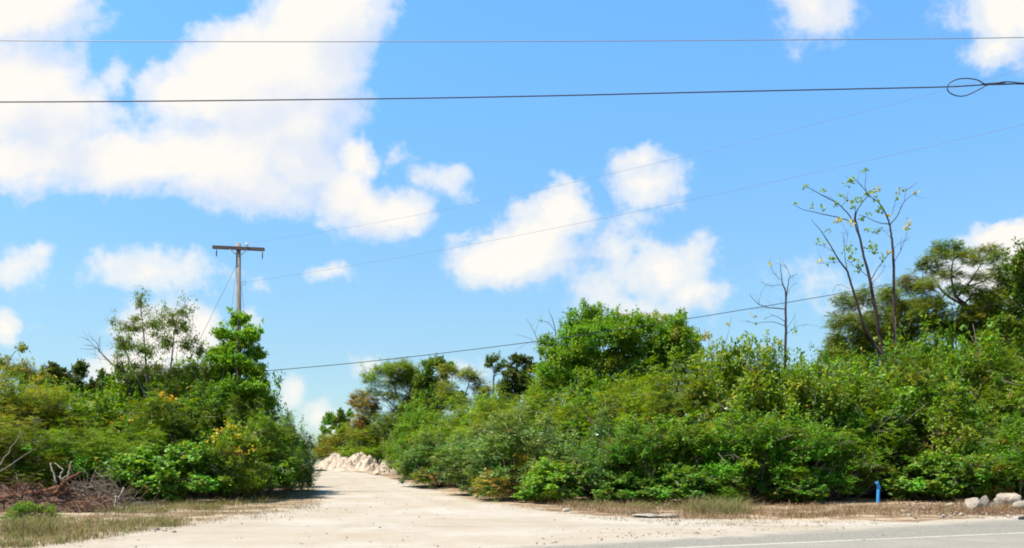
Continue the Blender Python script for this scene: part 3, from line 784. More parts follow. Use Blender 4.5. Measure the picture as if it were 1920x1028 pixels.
for i, (px, top, w, h, lab) in enumerate([(92, 678, 34, 36, 'dark distant tree, leftmost of the row above the left thicket'), (140, 674, 36, 42, 'tallest dark distant tree in the row above the left thicket'),
                                     (186, 694, 28, 34, 'low rounded dark distant tree left of the leaning dead branch'), (218, 686, 22, 34, 'small dark distant tree right behind the leaning dead branch')]):
    tree('dark_tree', lab, px, 78 + i, [(px - w * .4, top + h * .9, w * .55, h * .5), (px + w * .35, top + h * .55, w * .5, h * .5), (px, top + h * 1.5, w * 1.0, h * .7), (px + w * .2, top + h * .3, w * .3, h * .3)],
         'broad', DARK, None, 9, 1.2, seed=30 + i, kw=dict(L=(0.18, 0.30), k=7), group='dark trees far behind the left thicket', tint=(1.0, 1.0, 1.0))
tree('pale_sapling', 'pale loose shrub at the far left skyline, topped by one star-shaped tuft', 32, 58,
     [(22, 695, 36, 24), (50, 700, 26, 22), (40, 655, 13, 10), (6, 680, 22, 20), (75, 712, 20, 16)], 'broad', [((0.12, 0.17, 0.06), 4), ((0.17, 0.17, 0.09), 3), ((0.16, 0.11, 0.06), 1)], None, 10, 1.2,
     seed=36, kw=dict(L=(0.14, 0.26), k=6, ratio=0.3), inner=0.2, copies=2, cat='shrub')

# middle distance beyond the bend
tree('umbrella_tree', 'spreading tree with bare grey twigs at its left, beyond the dirt heaps', 762, 92,
     [(720, 694, 26, 12), (750, 690, 30, 14), (778, 705, 28, 24), (700, 708, 20, 12), (742, 715, 34, 18), (782, 745, 28, 28), (765, 775, 30, 22), (730, 745, 22, 10), (700, 735, 16, 9), (745, 795, 40, 18), (790, 795, 34, 20)], 'fine', FINE,
     [([(765, 850, 0), (760, 790, 0), (745, 740, 0), (730, 705, 0)], (0.13, 0.09, 0.03)), ([(762, 800, .3), (768, 740, .6), (775, 700, .5)], (0.10, 0.06, 0.02)), ([(755, 780, -.4), (720, 745, -.8), (695, 720, -.8)], (0.06, 0.04, 0.015)),
      ([(750, 790, -.4), (712, 742, -1), (672, 745, -1)], (0.05, 0.03, 0.012)), ([(740, 760, -.2), (700, 735, -.7), (665, 750, -.8)], (0.04, 0.02, 0.010)), ([(745, 775, -.2), (705, 755, -.7), (668, 775, -.8)], (0.035, 0.02, 0.010)), ([(740, 750, -.3), (715, 725, -.6), (675, 728, -.8)], (0.035, 0.02, 0.010))],
     9, 1.8, (0.19, 0.175, 0.16), seed=41, kw=dict(leaf=0.13, fl=(0.3, 0.5)), inner=0.2, rag=3, shoot=24, shoot_h=1.2)
tree('dark_green_tree', 'dark green upright tree right of the umbrella-shaped tree', 815, 90,
     [(812, 680, 22, 18), (838, 690, 20, 14), (800, 720, 26, 30), (825, 745, 36, 36), (795, 770, 30, 30)], 'broad', [((0.06, 0.12, 0.02), 4), ((0.09, 0.15, 0.02), 3), ((0.05, 0.085, 0.02), 2)], None, 10, 1.6, seed=42, kw=dict(L=(0.18, 0.30), k=7))
tree('forked_tree', 'thin olive tree with a pale forked trunk', 876, 76,
     [(845, 700, 26, 12), (880, 705, 28, 14), (900, 735, 22, 24), (840, 735, 22, 22), (868, 760, 20, 20), (910, 770, 22, 22)], 'fine', OLIVE,
     [([(878, 830, 0), (873, 790, 0), (865, 762, 0), (850, 740, -.2), (846, 727, -.2), (849, 700, -.2)], (0.10, 0.08, 0.06, 0.03)), ([(865, 762, 0), (872, 742, .1), (878, 722, .1), (880, 700, .1)], (0.07, 0.05, 0.02)), ([(848, 738, -.2), (832, 722, -.4), (822, 705, -.4)], (0.04, 0.02))],
     9, 1.5, (0.42, 0.34, 0.29), seed=43, kw=dict(leaf=0.12, fl=(0.28, 0.5)), inner=0.2, tint=(0.9, 1.0, 0.8))
tree('cloud_topped_tree', 'small bare-stemmed tree with a round green top, left of the domed tree', 927, 96,
     [(925, 674, 15, 9), (940, 684, 14, 10), (914, 686, 10, 8), (948, 700, 10, 10), (932, 694, 10, 7)], 'broad', DARK, [([(924, 780, 0), (925, 720, 0), (929, 685, 0)], (0.15, 0.12, 0.06))], 10, 0.8, (0.38, 0.35, 0.32), seed=44, kw=dict(L=(0.13, 0.22), k=8), tint=(1.2, 1.5, 1.2), shoot=14, shoot_h=0.9)
tree('dark_round_tree', 'dark brownish tree right of the round-topped bare-stemmed tree', 975, 94,
     [(975, 674, 24, 12), (992, 688, 18, 16), (958, 700, 18, 20), (985, 715, 28, 26), (955, 735, 24, 26), (940, 755, 26, 22), (1000, 740, 28, 26)], 'broad', DARK, None, 10, 1.2, (0.24, 0.21, 0.18), seed=45, kw=dict(L=(0.18, 0.32), k=7))
tree('vine_clad_tree', 'brownish vine-clad tree left of the umbrella-shaped tree', 688, 95,
     [(678, 742, 20, 8), (672, 755, 18, 14), (690, 770, 24, 24), (700, 800, 26, 30), (672, 800, 20, 26)], 'fine', [((0.15, 0.135, 0.06), 4), ((0.11, 0.11, 0.04), 3), ((0.18, 0.14, 0.09), 2)], None, 9, 1.3, (0.27, 0.23, 0.2), seed=46, kw=dict(leaf=0.14, fl=(0.25, 0.45)))
tree('far_tree', 'small green tree standing alone against the sky at the far end of the dirt road', 625, 108,
     [(620, 790, 18, 15), (640, 783, 14, 14), (612, 806, 12, 10), (645, 800, 14, 16), (655, 775, 8, 8)], 'broad', BROAD, None, 9, 1.2, seed=47, kw=dict(L=(0.2, 0.34), k=7), tint=(0.8, 0.85, 1.0))
tree('far_bush', 'yellowish bush between the far small tree and the larger dirt heap', 640, 102,
     [(612, 835, 22, 20), (645, 828, 26, 24), (672, 830, 22, 24), (598, 848, 14, 14), (660, 850, 26, 14)], 'fine', FINE, None, 9, 1.2, seed=48, kw=dict(leaf=0.16, fl=(0.3, 0.5)), tint=(1.15, 1.05, 1.0), cat='bush')

# right skyline
tree('feathery_tree', 'feathery olive tree behind the foot of the tall sparse tree', 1605, 50,
     [(1590, 570, 26, 16), (1620, 560, 24, 16), (1575, 600, 28, 18), (1615, 605, 34, 22), (1570, 640, 30, 22), (1610, 655, 44, 28), (1560, 670, 26, 16), (1640, 640, 26, 30)], 'fine', [((0.075, 0.115, 0.018), 4), ((0.055, 0.09, 0.02), 4), ((0.11, 0.13, 0.025), 2)],
     None, 20, 1.9, seed=51, kw=dict(leaf=0.09, fl=(0.25, 0.45)), inner=0.25)
tree('layered_tree', 'fine-leaved layered tree between the tall sparse tree and the spreading acacia', 1710, 51,
     [(1695, 530, 26, 14), (1670, 550, 22, 14), (1720, 545, 26, 16), (1745, 570, 26, 16), (1700, 580, 34, 20), (1735, 610, 32, 22), (1690, 620, 30, 22)], 'fine', [((0.09, 0.13, 0.02), 4), ((0.07, 0.105, 0.02), 4), ((0.16, 0.16, 0.03), 2)],
     None, 20, 1.9, seed=52, kw=dict(leaf=0.09, fl=(0.25, 0.45)), inner=0.25)
zz = lambda x, y, d=0: (1400 + x / 2.569, 300 + y / 2.569, d)
tree('spreading_acacia', 'spreading acacia with open dark branches, the tallest broad crown at the right', 1800, 49,
     [(1778, 462, 26, 9), (1760, 480, 26, 12), (1800, 480, 24, 12), (1742, 500, 26, 12), (1775, 515, 30, 12), (1825, 490, 24, 10), (1850, 470, 28, 8), (1870, 482, 22, 9), (1735, 535, 24, 12), (1790, 545, 28, 13), (1840, 520, 24, 9), (1880, 505, 24, 10),
      (1745, 570, 28, 16), (1845, 605, 22, 24), (1812, 590, 24, 20), (1865, 560, 24, 20), (1760, 605, 32, 24), (1830, 550, 22, 14), (1790, 620, 30, 20), (1880, 530, 22, 16), (1720, 590, 26, 24)], 'fine', [((0.085, 0.125, 0.018), 4), ((0.06, 0.095, 0.018), 4), ((0.14, 0.155, 0.025), 2)],
     [([zz(1085, 1000), zz(1080, 820), zz(1070, 715), zz(1010, 660), zz(985, 560), zz(1000, 450)], (0.16, 0.12, 0.10, 0.08, 0.05, 0.02)), ([zz(1070, 715, .2), zz(1030, 690, .4), zz(960, 650, .5), zz(920, 600, .7), zz(880, 540, .7)], (0.10, 0.07, 0.05, 0.02)),
      ([zz(910, 1000, .5), zz(912, 800, .5), zz(915, 700, .4), zz(960, 640, .4)], (0.11, 0.09, 0.06, 0.04)), ([zz(1010, 660), zz(1060, 610, -.3), zz(1120, 520, -.6), zz(1180, 430, -.8)], (0.08, 0.05, 0.03, 0.012)), ([zz(1060, 610, -.3), zz(1150, 580, -.5), zz(1240, 500, -.7)], (0.05, 0.03, 0.012)),
      ([zz(1140, 1000, .2), zz(1145, 800, .2), zz(1110, 750, .2), zz(1070, 715, .1)], (0.12, 0.10, 0.07, 0.05))],
     16, 1.9, (0.10, 0.08, 0.07), seed=53, kw=dict(leaf=0.10, fl=(0.22, 0.42), droop=0.2), inner=0.3, copies=2, twigs=420)
tree('dark_border_tree', 'dark leafy tree at the right border of the picture', 1925, 47,
     [(1905, 505, 22, 22), (1930, 480, 26, 24), (1890, 545, 24, 24), (1925, 550, 30, 36), (1875, 600, 24, 24), (1910, 620, 40, 36), (1850, 640, 34, 26)], 'broad', [((0.05, 0.095, 0.014), 4), ((0.075, 0.125, 0.016), 4), ((0.10, 0.15, 0.02), 1)], None, 17, 1.8, seed=54, shoot=30, kw=dict(L=(0.13, 0.22), k=8, droop=0.5), inner=0.3)

tree('leafy_tree', 'leafy mid-green tree under the right side of the spreading acacia', 1850, 52,
     [(1835, 585, 30, 24), (1870, 575, 26, 26), (1815, 620, 30, 26), (1860, 625, 40, 32), (1895, 600, 26, 30), (1840, 660, 50, 26)], 'broad', [((0.055, 0.105, 0.014), 4), ((0.08, 0.14, 0.016), 4), ((0.11, 0.165, 0.02), 1)], None, 13, 1.8, seed=55, kw=dict(L=(0.11, 0.19), k=7, droop=0.4), inner=0.3, shoot=20)
tree('feathery_tree', 'thin feathery tree showing between the trunks of the tall sparse tree', 1660, 53,
     [(1655, 590, 30, 24), (1685, 600, 26, 26), (1640, 630, 34, 26), (1680, 640, 36, 26), (1660, 560, 20, 14)], 'fine', FINE, None, 13, 1.6, seed=56, kw=dict(leaf=0.10, fl=(0.25, 0.45)), inner=0.25, tint=(0.7, 0.75, 0.9))

# ------------------------------------------------------------------ bare and nearly bare trees, branch by branch
def bare_tree(name, label, px, Y, branches, col, seed, cat='tree', tufts=None, twiggy=0, depth=0.5, thin=1.0):
    rng = np.random.default_rng(seed); base = G0(px, Y); b0 = np.array(base)
    t = thing(name, label, cat, base); T = Tubes(); ends = []
    mem = {}
    def pt(x, y, d):
        return np.array(P(x, y, Y + d)) - b0
    for pts, ra in branches:
        ra = tuple(r * thin for r in ra)
        d0 = mem.get((round(pts[0][0]), round(pts[0][1])), None)
        if d0 is None:
            near = [(abs(k[0] - pts[0][0]) + abs(k[1] - pts[0][1]), v) for k, v in mem.items()]
            d0 = min(near)[1] if near else 0.0
        d1 = d0 + rng.uniform(-1, 1) * depth; k = len(pts); L = []
        for i, (x, y) in enumerate(pts):
            d = d0 + (d1 - d0) * i / max(1, k - 1); L.append(pt(x, y, d)); mem[(round(x), round(y))] = d
        w = wob(rng, L, 0.008, 4); T.add(w, ra, 6, col); ends.append((w, ra))
    for _ in range(twiggy):
        w, ra = ends[rng.integers(len(ends))]; i = rng.integers(len(w) // 3, len(w) - 1)
        d = nz(nz(w[i + 1] - w[i]) + rng.normal(0, .7, 3) + np.array([0, 0, .25])); L = rng.uniform(.25, .8)
        q_ = wob(rng, [w[i], w[i] + d * L * .5 + rng.normal(0, .04, 3), w[i] + d * L], 0.0, 2); T.add(q_, [0.007, 0.003], 4, col)
    ob('trunk', T.mesh('trunk', M_WOOD), t)
    if tufts:
        Q, C = [], []
        N = np.concatenate([w for w, _ in ends])
        for (x, y, n, r, yel) in tufts:
            c = pt(x, y, 0); j = np.argmin(np.linalg.norm((N - c)[:, [0, 2]], axis=1)); c[1] = N[j][1]
            tips = c + rng.normal(0, r, (n, 3)); out = nz(tips - N[j] + rng.normal(0, .05, (n, 3)))
            pal = [((0.36, 0.30, 0.10), 3), ((0.28, 0.26, 0.06), 2)] if yel else [((0.15, 0.25, 0.03), 3), ((0.11, 0.19, 0.03), 3), ((0.2, 0.27, 0.05), 1)]
            a, b = leaves_broad(rng, tips, out, pal, L=(0.11, 0.19), k=3, ratio=0.7, twig=0.1); Q.append(a); C.append(b)
        ob('crown', leaf_mesh('crown', np.concatenate(Q), np.concatenate(C), M_LEAF), t)
    return t
Zs = lambda L: [(1400 + x / 2.569, 300 + y / 2.569) for x, y in L]
bare_tree('sparse_tree', 'tall nearly leafless tree with several slim leaning trunks, tallest at the right', 1668, 45.6, [
 (Zs([(690, 1500), (680, 1150), (670, 1000), (640, 850), (615, 700), (590, 560), (565, 470), (545, 380), (520, 300), (525, 240)]), (0.16, 0.15, 0.13, 0.12, 0.10, 0.085, 0.065, 0.05, 0.04, 0.02)),
 (Zs([(715, 1500), (716, 1100), (715, 900), (712, 780), (710, 600), (705, 440), (697, 370), (688, 310), (665, 250), (635, 205), (600, 180), (565, 140), (535, 105), (510, 88)]), (0.10, 0.10, 0.095, 0.09, 0.08, 0.07, 0.06, 0.05, 0.04, 0.03, 0.025, 0.02, 0.015, 0.01)),
 (Zs([(670, 1000), (640, 930), (600, 860), (560, 790), (540, 720), (510, 620), (485, 540), (450, 490), (420, 440), (390, 390), (355, 340), (312, 287)]), (0.11, 0.10, 0.09, 0.085, 0.075, 0.065, 0.055, 0.045, 0.035, 0.03, 0.02, 0.01)),
 (Zs([(585, 540), (575, 500), (560, 440), (540, 350), (525, 270), (550, 215), (580, 170), (570, 120), (577, 45)]), (0.05, 0.05, 0.045, 0.04, 0.035, 0.03, 0.02, 0.015, 0.008)),
 (Zs([(690, 315), (725, 270), (760, 200), (815, 157)]), (0.035, 0.028, 0.02, 0.01)), (Zs([(760, 200), (763, 170), (770, 135)]), (0.015, 0.008)), (Zs([(700, 262), (712, 220), (718, 190)]), (0.015, 0.008)),
 (Zs([(688, 310), (630, 300), (575, 275), (545, 265)]), (0.03, 0.02, 0.01)), (Zs([(712, 490), (750, 420), (775, 340)]), (0.02, 0.015, 0.008)), (Zs([(700, 440), (730, 405), (780, 385)]), (0.015, 0.008)),
 (Zs([(515, 298), (480, 250), (430, 205), (370, 175), (310, 140), (275, 125)]), (0.035, 0.03, 0.022, 0.012)), (Zs([(515, 298), (430, 275), (370, 262), (310, 248), (265, 238), (228, 212)]), (0.03, 0.025, 0.018, 0.01)),
 (Zs([(460, 225), (480, 190), (490, 150)]), (0.015, 0.008)), (Zs([(430, 205), (400, 180), (360, 170)]), (0.012, 0.007)), (Zs([(600, 575), (640, 510), (680, 460), (695, 440)]), (0.03, 0.022, 0.012)), (Zs([(485, 540), (475, 480), (468, 400), (462, 345)]), (0.025, 0.015, 0.008)),
 (Zs([(450, 490), (400, 495), (340, 500)]), (0.015, 0.008)), (Zs([(582, 560), (530, 520), (480, 480)]), (0.018, 0.01)), (Zs([(420, 440), (380, 420), (320, 398)]), (0.012, 0.007)), (Zs([(605, 590), (650, 545), (670, 500)]), (0.014, 0.008)),
 (Zs([(640, 330), (665, 345), (690, 372)]), (0.012, 0.008)), (Zs([(480, 420), (485, 370), (480, 330)]), (0.01, 0.006)), (Zs([(500, 620), (440, 600), (410, 640)]), (0.012, 0.006)),
], (0.060, 0.038, 0.034), 61, tufts=[(1400 + x / 2.569, 300 + y / 2.569, n, r, c) for x, y, n, r, c in [
 (507, 88, 16, .12, 0), (573, 43, 5, .07, 0), (278, 127, 4, .06, 0), (370, 147, 5, .07, 0), (445, 168, 4, .06, 0), (632, 133, 10, .10, 1), (587, 163, 9, .09, 0), (526, 185, 8, .12, 0), (730, 180, 5, .07, 0), (818, 155, 4, .06, 1), (763, 318, 13, .11, 1),
 (435, 298, 8, .09, 1), (470, 325, 5, .08, 1), (640, 330, 9, .10, 0), (605, 410, 12, .13, 0), (615, 440, 9, .11, 0), (500, 460, 12, .12, 0), (400, 475, 11, .12, 0), (455, 440, 9, .14, 0), (520, 490, 11, .12, 0), (535, 525, 10, .12, 0), (320, 397, 4, .06, 0), (350, 418, 3, .06, 0),
 (370, 343, 3, .06, 0), (370, 235, 4, .06, 0), (310, 225, 3, .06, 0), (650, 245, 7, .09, 0), (615, 245, 5, .08, 0), (580, 265, 8, .10, 0), (510, 235, 6, .08, 0), (655, 470, 7, .09, 0), (685, 440, 6, .08, 1), (230, 212, 3, .05, 0), (330, 497, 4, .06, 1), (748, 135, 3, .05, 1), (770, 133, 3, .05, 0),
 (630, 180, 5, .09, 0), (655, 225, 5, .08, 0), (690, 262, 4, .06, 1), (545, 190, 6, .1, 0), (430, 210, 4, .07, 0), (590, 335, 4, .06, 0)]], twiggy=46, depth=0.7, thin=0.84)
bare_tree('leafless_sapling', 'leafless dark sapling standing alone right of the domed tree', 1472, 44.8, [
 (Zs([(186, 1300), (186, 1080), (185, 960), (188, 850), (188, 740), (188, 640), (175, 600), (165, 540), (162, 490)]), (0.09, 0.085, 0.08, 0.075, 0.065, 0.05, 0.035, 0.02, 0.01)),
 (Zs([(188, 720), (150, 715), (100, 710), (50, 690), (12, 645)]), (0.035, 0.03, 0.02, 0.01)), (Zs([(188, 690), (200, 600), (210, 565), (245, 550)]), (0.035, 0.025, 0.01)), (Zs([(188, 780), (130, 750), (80, 770)]), (0.02, 0.012, 0.007)), (Zs([(188, 800), (120, 780), (40, 785), (0, 775)]), (0.02, 0.014, 0.007)),
 (Zs([(172, 600), (120, 605), (70, 590)]), (0.015, 0.008)), (Zs([(165, 580), (140, 555), (118, 520), (115, 490)]), (0.014, 0.007)), (Zs([(210, 565), (195, 520), (180, 500)]), (0.014, 0.007)), (Zs([(192, 810), (215, 780), (237, 735)]), (0.015, 0.007)), (Zs([(190, 840), (240, 805), (290, 790)]), (0.014, 0.007)),
 (Zs([(100, 710), (60, 715), (20, 720)]), (0.012, 0.006)), (Zs([(200, 640), (215, 610), (250, 590)]), (0.012, 0.006)), (Zs([(60, 695), (70, 640), (95, 600)]), (0.010, 0.005))], (0.055, 0.045, 0.044), 62, twiggy=26, depth=0.4,
 thin=0.85, tufts=[(1414, 588, 2, .05, 1), (1414, 608, 2, .05, 0), (1490, 618, 5, .12, 0), (1445, 492, 2, .04, 1)])
ZL = lambda L: [(x / 3.954, 440 + y / 3.954) for x, y in L]
bare_tree('dead_tree', 'leaning dead grey tree with bare twigs over the left thicket', 246, 47, [
 (ZL([(1040, 1500), (960, 1130), (880, 1000), (830, 960), (780, 910), (740, 870), (700, 830), (620, 815)]), (0.08, 0.07, 0.055, 0.045, 0.04, 0.03, 0.02, 0.008)), (ZL([(740, 870), (715, 800), (680, 770), (645, 735)]), (0.02, 0.014, 0.006)),
 (ZL([(715, 845), (660, 850), (590, 845)]), (0.016, 0.007)), (ZL([(760, 890), (735, 810), (740, 760)]), (0.014, 0.006)), (ZL([(800, 930), (740, 920), (680, 915)]), (0.013, 0.006)), (ZL([(690, 820), (650, 780), (610, 760)]), (0.012, 0.005))], (0.14, 0.12, 0.115), 63, twiggy=16, depth=0.5)
ZC = lambda L: [(960 + x / 2.235, 540 + y / 2.235) for x, y in L]
bare_tree('bare_branch_tree', 'thin bare tree reaching above the left shoulder of the domed tree', 1040, 60, [
 (ZC([(190, 560), (190, 400), (185, 240), (180, 170), (165, 120), (152, 90)]), (0.08, 0.07, 0.05, 0.035, 0.02, 0.008)), (ZC([(180, 180), (150, 145), (125, 138)]), (0.02, 0.008)), (ZC([(188, 330), (120, 245), (95, 190), (75, 150), (58, 125)]), (0.035, 0.025, 0.015, 0.007)),
 (ZC([(120, 245), (80, 215), (40, 200), (5, 195)]), (0.018, 0.012, 0.006)), (ZC([(120, 245), (70, 228), (35, 255)]), (0.014, 0.006)), (ZC([(95, 190), (110, 150), (125, 110)]), (0.012, 0.005)), (ZC([(182, 200), (205, 150), (215, 120)]), (0.012, 0.005))], (0.11, 0.095, 0.09), 64, twiggy=10,
 tufts=[(1014, 602, 3, .06, 0)])
bare_tree('dry_sapling', 'leafless dry sapling among the yellow leaves at the right edge of the domed tree', 1340, 46, [
 ([(1340, 860), (1340, 730), (1338, 690), (1332, 660), (1328, 640)], (0.05, 0.04, 0.03, 0.02, 0.008)), ([(1338, 690), (1350, 670), (1366, 625), (1368, 605)], (0.02, 0.012, 0.005)), ([(1338, 700), (1325, 690), (1312, 665)], (0.014, 0.006))], (0.2, 0.16, 0.13), 65, twiggy=8,
 tufts=[(1366, 605, 3, .07, 1), (1312, 668, 5, .1, 1), (1345, 665, 4, .1, 1)])

def blossoms(t, spots, Y, col, seed):
    """clusters of yellow flowers as a part of a plant"""
    rng = np.random.default_rng(seed); Q, C = [], []
    rz = t.rotation_euler.z; R_ = np.array([[math.cos(rz), -math.sin(rz), 0], [math.sin(rz), math.cos(rz), 0], [0, 0, 1]]); sc = np.array(t.scale)
    for (x, y, n, r) in spots:
        c = np.array(P(x, y, Y)); tips = c + rng.normal(0, r, (n, 3)) * [1.4, .7, .7]; a, b = leaves_broad(rng, tips, nz(rng.normal(0, 1, (n, 3)) + [0, -.5, .6]), [(col, 1)], L=(0.09, 0.15), k=3, ratio=0.7, twig=0.05)
        Q.append(a); C.append(b / LEAFGAIN)
    Q = np.concatenate(Q); Q = ((Q - np.array(t.location)) @ R_) / sc
    o = ob('blossom', leaf_mesh('blossom', Q, np.concatenate(C), M_LEAF), t); o['label'] = 'clusters of orange yellow flowers'
for o_ in list(COL.objects):
    l_ = o_.get('label') or ''
    if l_.startswith('yellow-tipped'): blossoms(o_, [(412, 806, 6, .12), (430, 800, 7, .14), (402, 820, 5, .12), (445, 812, 4, .1), (455, 848, 7, .14), (470, 842, 4, .1)], 36.9, (0.55, 0.40, 0.02), 1)
    if l_.startswith('dark feathery bush below'): blossoms(o_, [(305, 738, 7, .12), (318, 750, 9, .14), (312, 745, 6, .14), (322, 742, 6, .1), (300, 772, 4, .12), (240, 788, 5, .14)], 41.3, (0.58, 0.34, 0.02), 2)
    if l_.startswith('tall olive bush at the left'): blossoms(o_, [(75, 706, 9, .14), (68, 710, 6, .12)], 42.2, (0.55, 0.40, 0.03), 3)

# ------------------------------------------------------------------ undergrowth that fills the thicket behind the bushes
def undergrowth(name, label, spots, seed):
    rng = np.random.default_rng(seed); Qs, Cs = [], []
    for (x, y, w, h, kind, *full) in spots:
        pr = proto(kind, int(rng.integers(NV[kind]))); Q, C = pr[2]; proto_h = pr[3][1]
        sel = rng.random(len(Q)) < ((0.55 if full else 0.20) if kind not in ('fine', 'olive') else (0.4 if full else 0.10))
        q_ = Q[sel]; cen = q_.mean(1, keepdims=True); q_ = cen + (q_ - cen) * ((1.2 if full else 2.0) if kind not in ('fine', 'olive') else (1.4 if full else 2.6))
        a = rng.uniform(0, 6.28); R_ = np.array([[math.cos(a), -math.sin(a), 0], [math.sin(a), math.cos(a), 0], [0, 0, 1]])
        q_ = (q_ @ R_.T) * np.array([w / 3.7, w / 3.7, h / proto_h]) + np.array([x, y, gh(y)])
        Qs.append(q_); Cs.append(C[sel] * rng.uniform(0.8, 1.1))
    o = ob(name, leaf_mesh(name, np.concatenate(Qs), np.concatenate(Cs), M_LEAF)); tag(o, label, 'undergrowth', None, 'stuff')
ur = random.Random(5); sp = []
for Y in np.arange(46, 100, 4.5):
    xl = np.interp(Y, RR[:, 0], RR[:, 1]) + 3.5
    x = xl
    while x < Y * 0.62 + 3:
        if not (70 < Y < 92 and -22 < x < -8.0): sp.append((x + ur.uniform(-.6, .6), Y + ur.uniform(-1.2, 1.2), ur.uniform(4.4, 5.6), min(ur.uniform(4.2, 5.2), 2.6 + 0.5 * (x - xl + 2)), ur.choice(['broad', 'fine', 'fine', 'broad', 'olive'])))
        x += 3.6
for (px, Y, top, kd) in [(1150, 48, 728, 'broad'), (1235, 47.5, 706, 'fine'), (1320, 46.5, 698, 'broad'), (1400, 47.5, 668, 'yellow'), (1490, 47, 680, 'broad'), (1565, 47.5, 680, 'fine'), (1655, 47.5, 655, 'broad'), (1760, 47.5, 640, 'broad'), (1865, 47.5, 640, 'broad'),
                         (1070, 50, 735, 'broad'), (1000, 53, 745, 'fine'), (920, 60, 750, 'broad'), (1560, 52, 640, 'fine'), (1610, 53, 610, 'fine'), (1700, 54, 600, 'fine'), (1800, 54, 600, 'broad'), (1900, 52, 590, 'broad'), (860, 72, 745, 'fine'), (780, 84, 755, 'broad')]:
    c_ = G0(px, Y); sp.append((c_.x, Y, 5.6, (P(px, top, Y).z - c_.z) * 1.03, kd, 1))
undergrowth('right_undergrowth', 'tangled green undergrowth filling the right thicket behind its front bushes', sp, 71)
bpy.data.objects['right_undergrowth'].name = 'undergrowth'
sp = []
for Y in np.arange(45, 84, 4.5):
    xr = np.interp(Y, RL[:, 0], RL[:, 1]) - 4.0
    x = xr
    while x > -Y * 0.62 - 3:
        sp.append((x + ur.uniform(-.6, .6), Y + ur.uniform(-1.2, 1.2), ur.uniform(4.4, 5.6), min(ur.uniform(3.9, 4.8), 2.2 + 0.42 * (xr - x + 2)), ur.choice(['broad', 'fine', 'olive', 'fine']))); x -= 3.6
for (px, Y, top, kd) in [(10, 47, 700, 'fine'), (60, 48, 725, 'broad'), (115, 47, 738, 'fine'), (165, 48, 745, 'broad'), (215, 49, 742, 'fine'), (255, 48, 700, 'broad'), (300, 48, 690, 'broad'), (345, 47.5, 690, 'fine'), (385, 48.5, 690, 'broad'), (425, 49, 690, 'broad'), (470, 49, 715, 'broad')]:
    c_ = G0(px, Y); sp.append((c_.x, Y, 4.6, (P(px, top, Y).z - c_.z) * 1.03, kd, 1))
undergrowth('undergrowth', 'tangled olive undergrowth filling the left thicket behind its front bushes', sp, 72)

# ------------------------------------------------------------------ utility pole and wires
PY = 48.0
pole = thing('utility_pole', 'weathered wooden utility pole with one crossarm above the left thicket', 'utility pole', G0(447, PY)); pb = np.array(G0(447, PY))
def lp(px, py, d=0.0): return np.array(P(px, py, PY + d)) - pb
topz = lp(447, 457)[2]
T = Tubes(); T.add([(0, 0, -0.3), (0.01, 0, topz * .5), (0.0, 0, topz)], (0.18, 0.155, 0.128), 12); ob('post', T.mesh('post', M_POLE), pole)
def beam(name, a, b, w, h, mat, parent, bev=0.012):
    import bmesh
    a, b = Vector(a), Vector(b); bm = bmesh.new(); L = (b - a).length
    bmesh.ops.create_cube(bm, size=1.0); bmesh.ops.scale(bm, verts=bm.verts, vec=(L, w, h))
    bmesh.ops.bevel(bm, geom=bm.edges[:], offset=bev, segments=2, affect='EDGES')
    me = bpy.data.meshes.new(name); bm.to_mesh(me); bm.free(); me.materials.append(mat)
    o = ob(name, me, parent, (a + b) / 2); o.rotation_euler = (b - a).to_track_quat('X', 'Z').to_euler(); return o
armA, armB = lp(398.5, 463.5, -0.24), lp(496, 468, -0.12)
beam('crossarm', armA, armB, 0.13, 0.18, M_ARM, pole)
T = Tubes(); T.add([lp(430, 467, -.30), lp(447, 481, -.16)], 0.022, 6); ob('brace', T.mesh('brace', M_STEEL), pole)
T = Tubes(); T.add([lp(462, 469, -.28), lp(447.5, 482, -.17)], 0.022, 6); ob('brace', T.mesh('brace', M_STEEL), pole)
def insul(px, py0, py1):
    t0, t1 = lp(px, py0, -.2), lp(px, py1, -.2); T = Tubes(); n = 17; pts = [t0 + (t1 - t0) * i / (n - 1) for i in range(n)]
    T.add(pts, [0.012 if (i < 4 or i > 13) else (0.045 if i % 2 else 0.02) for i in range(n)], 8); return ob('insulator', T.mesh('insulator', M_DARKINS), pole)
insul(406, 466, 482); insul(492, 469, 487)
T = Tubes(); c = lp(463, 465, -.18); T.add([c, c + UP * .1, c + UP * .11, c + UP * .17, c + UP * .18, c + UP * .24, c + UP * .25], (0.015, 0.02, 0.085, 0.05, 0.10, 0.06, 0.02), 10)
o = ob('insulator', T.mesh('insulator', M_PORC), pole); o['label'] = 'white porcelain pin insulator on top of the crossarm'
T = Tubes(); T.add([lp(443, 498, -.14), lp(451, 498, -.14)], 0.018, 6); ob('bolt', T.mesh('bolt', M_STEEL), pole)
T = Tubes(); cc = lp(457, 531, -.05); T.add([cc + np.array([0.11 * math.cos(a), 0, 0.11 * math.sin(a)]) for a in np.linspace(0, 6.28, 15)], 0.012, 5); ob('cable_ring', T.mesh('cable_ring', M_STEEL), pole)

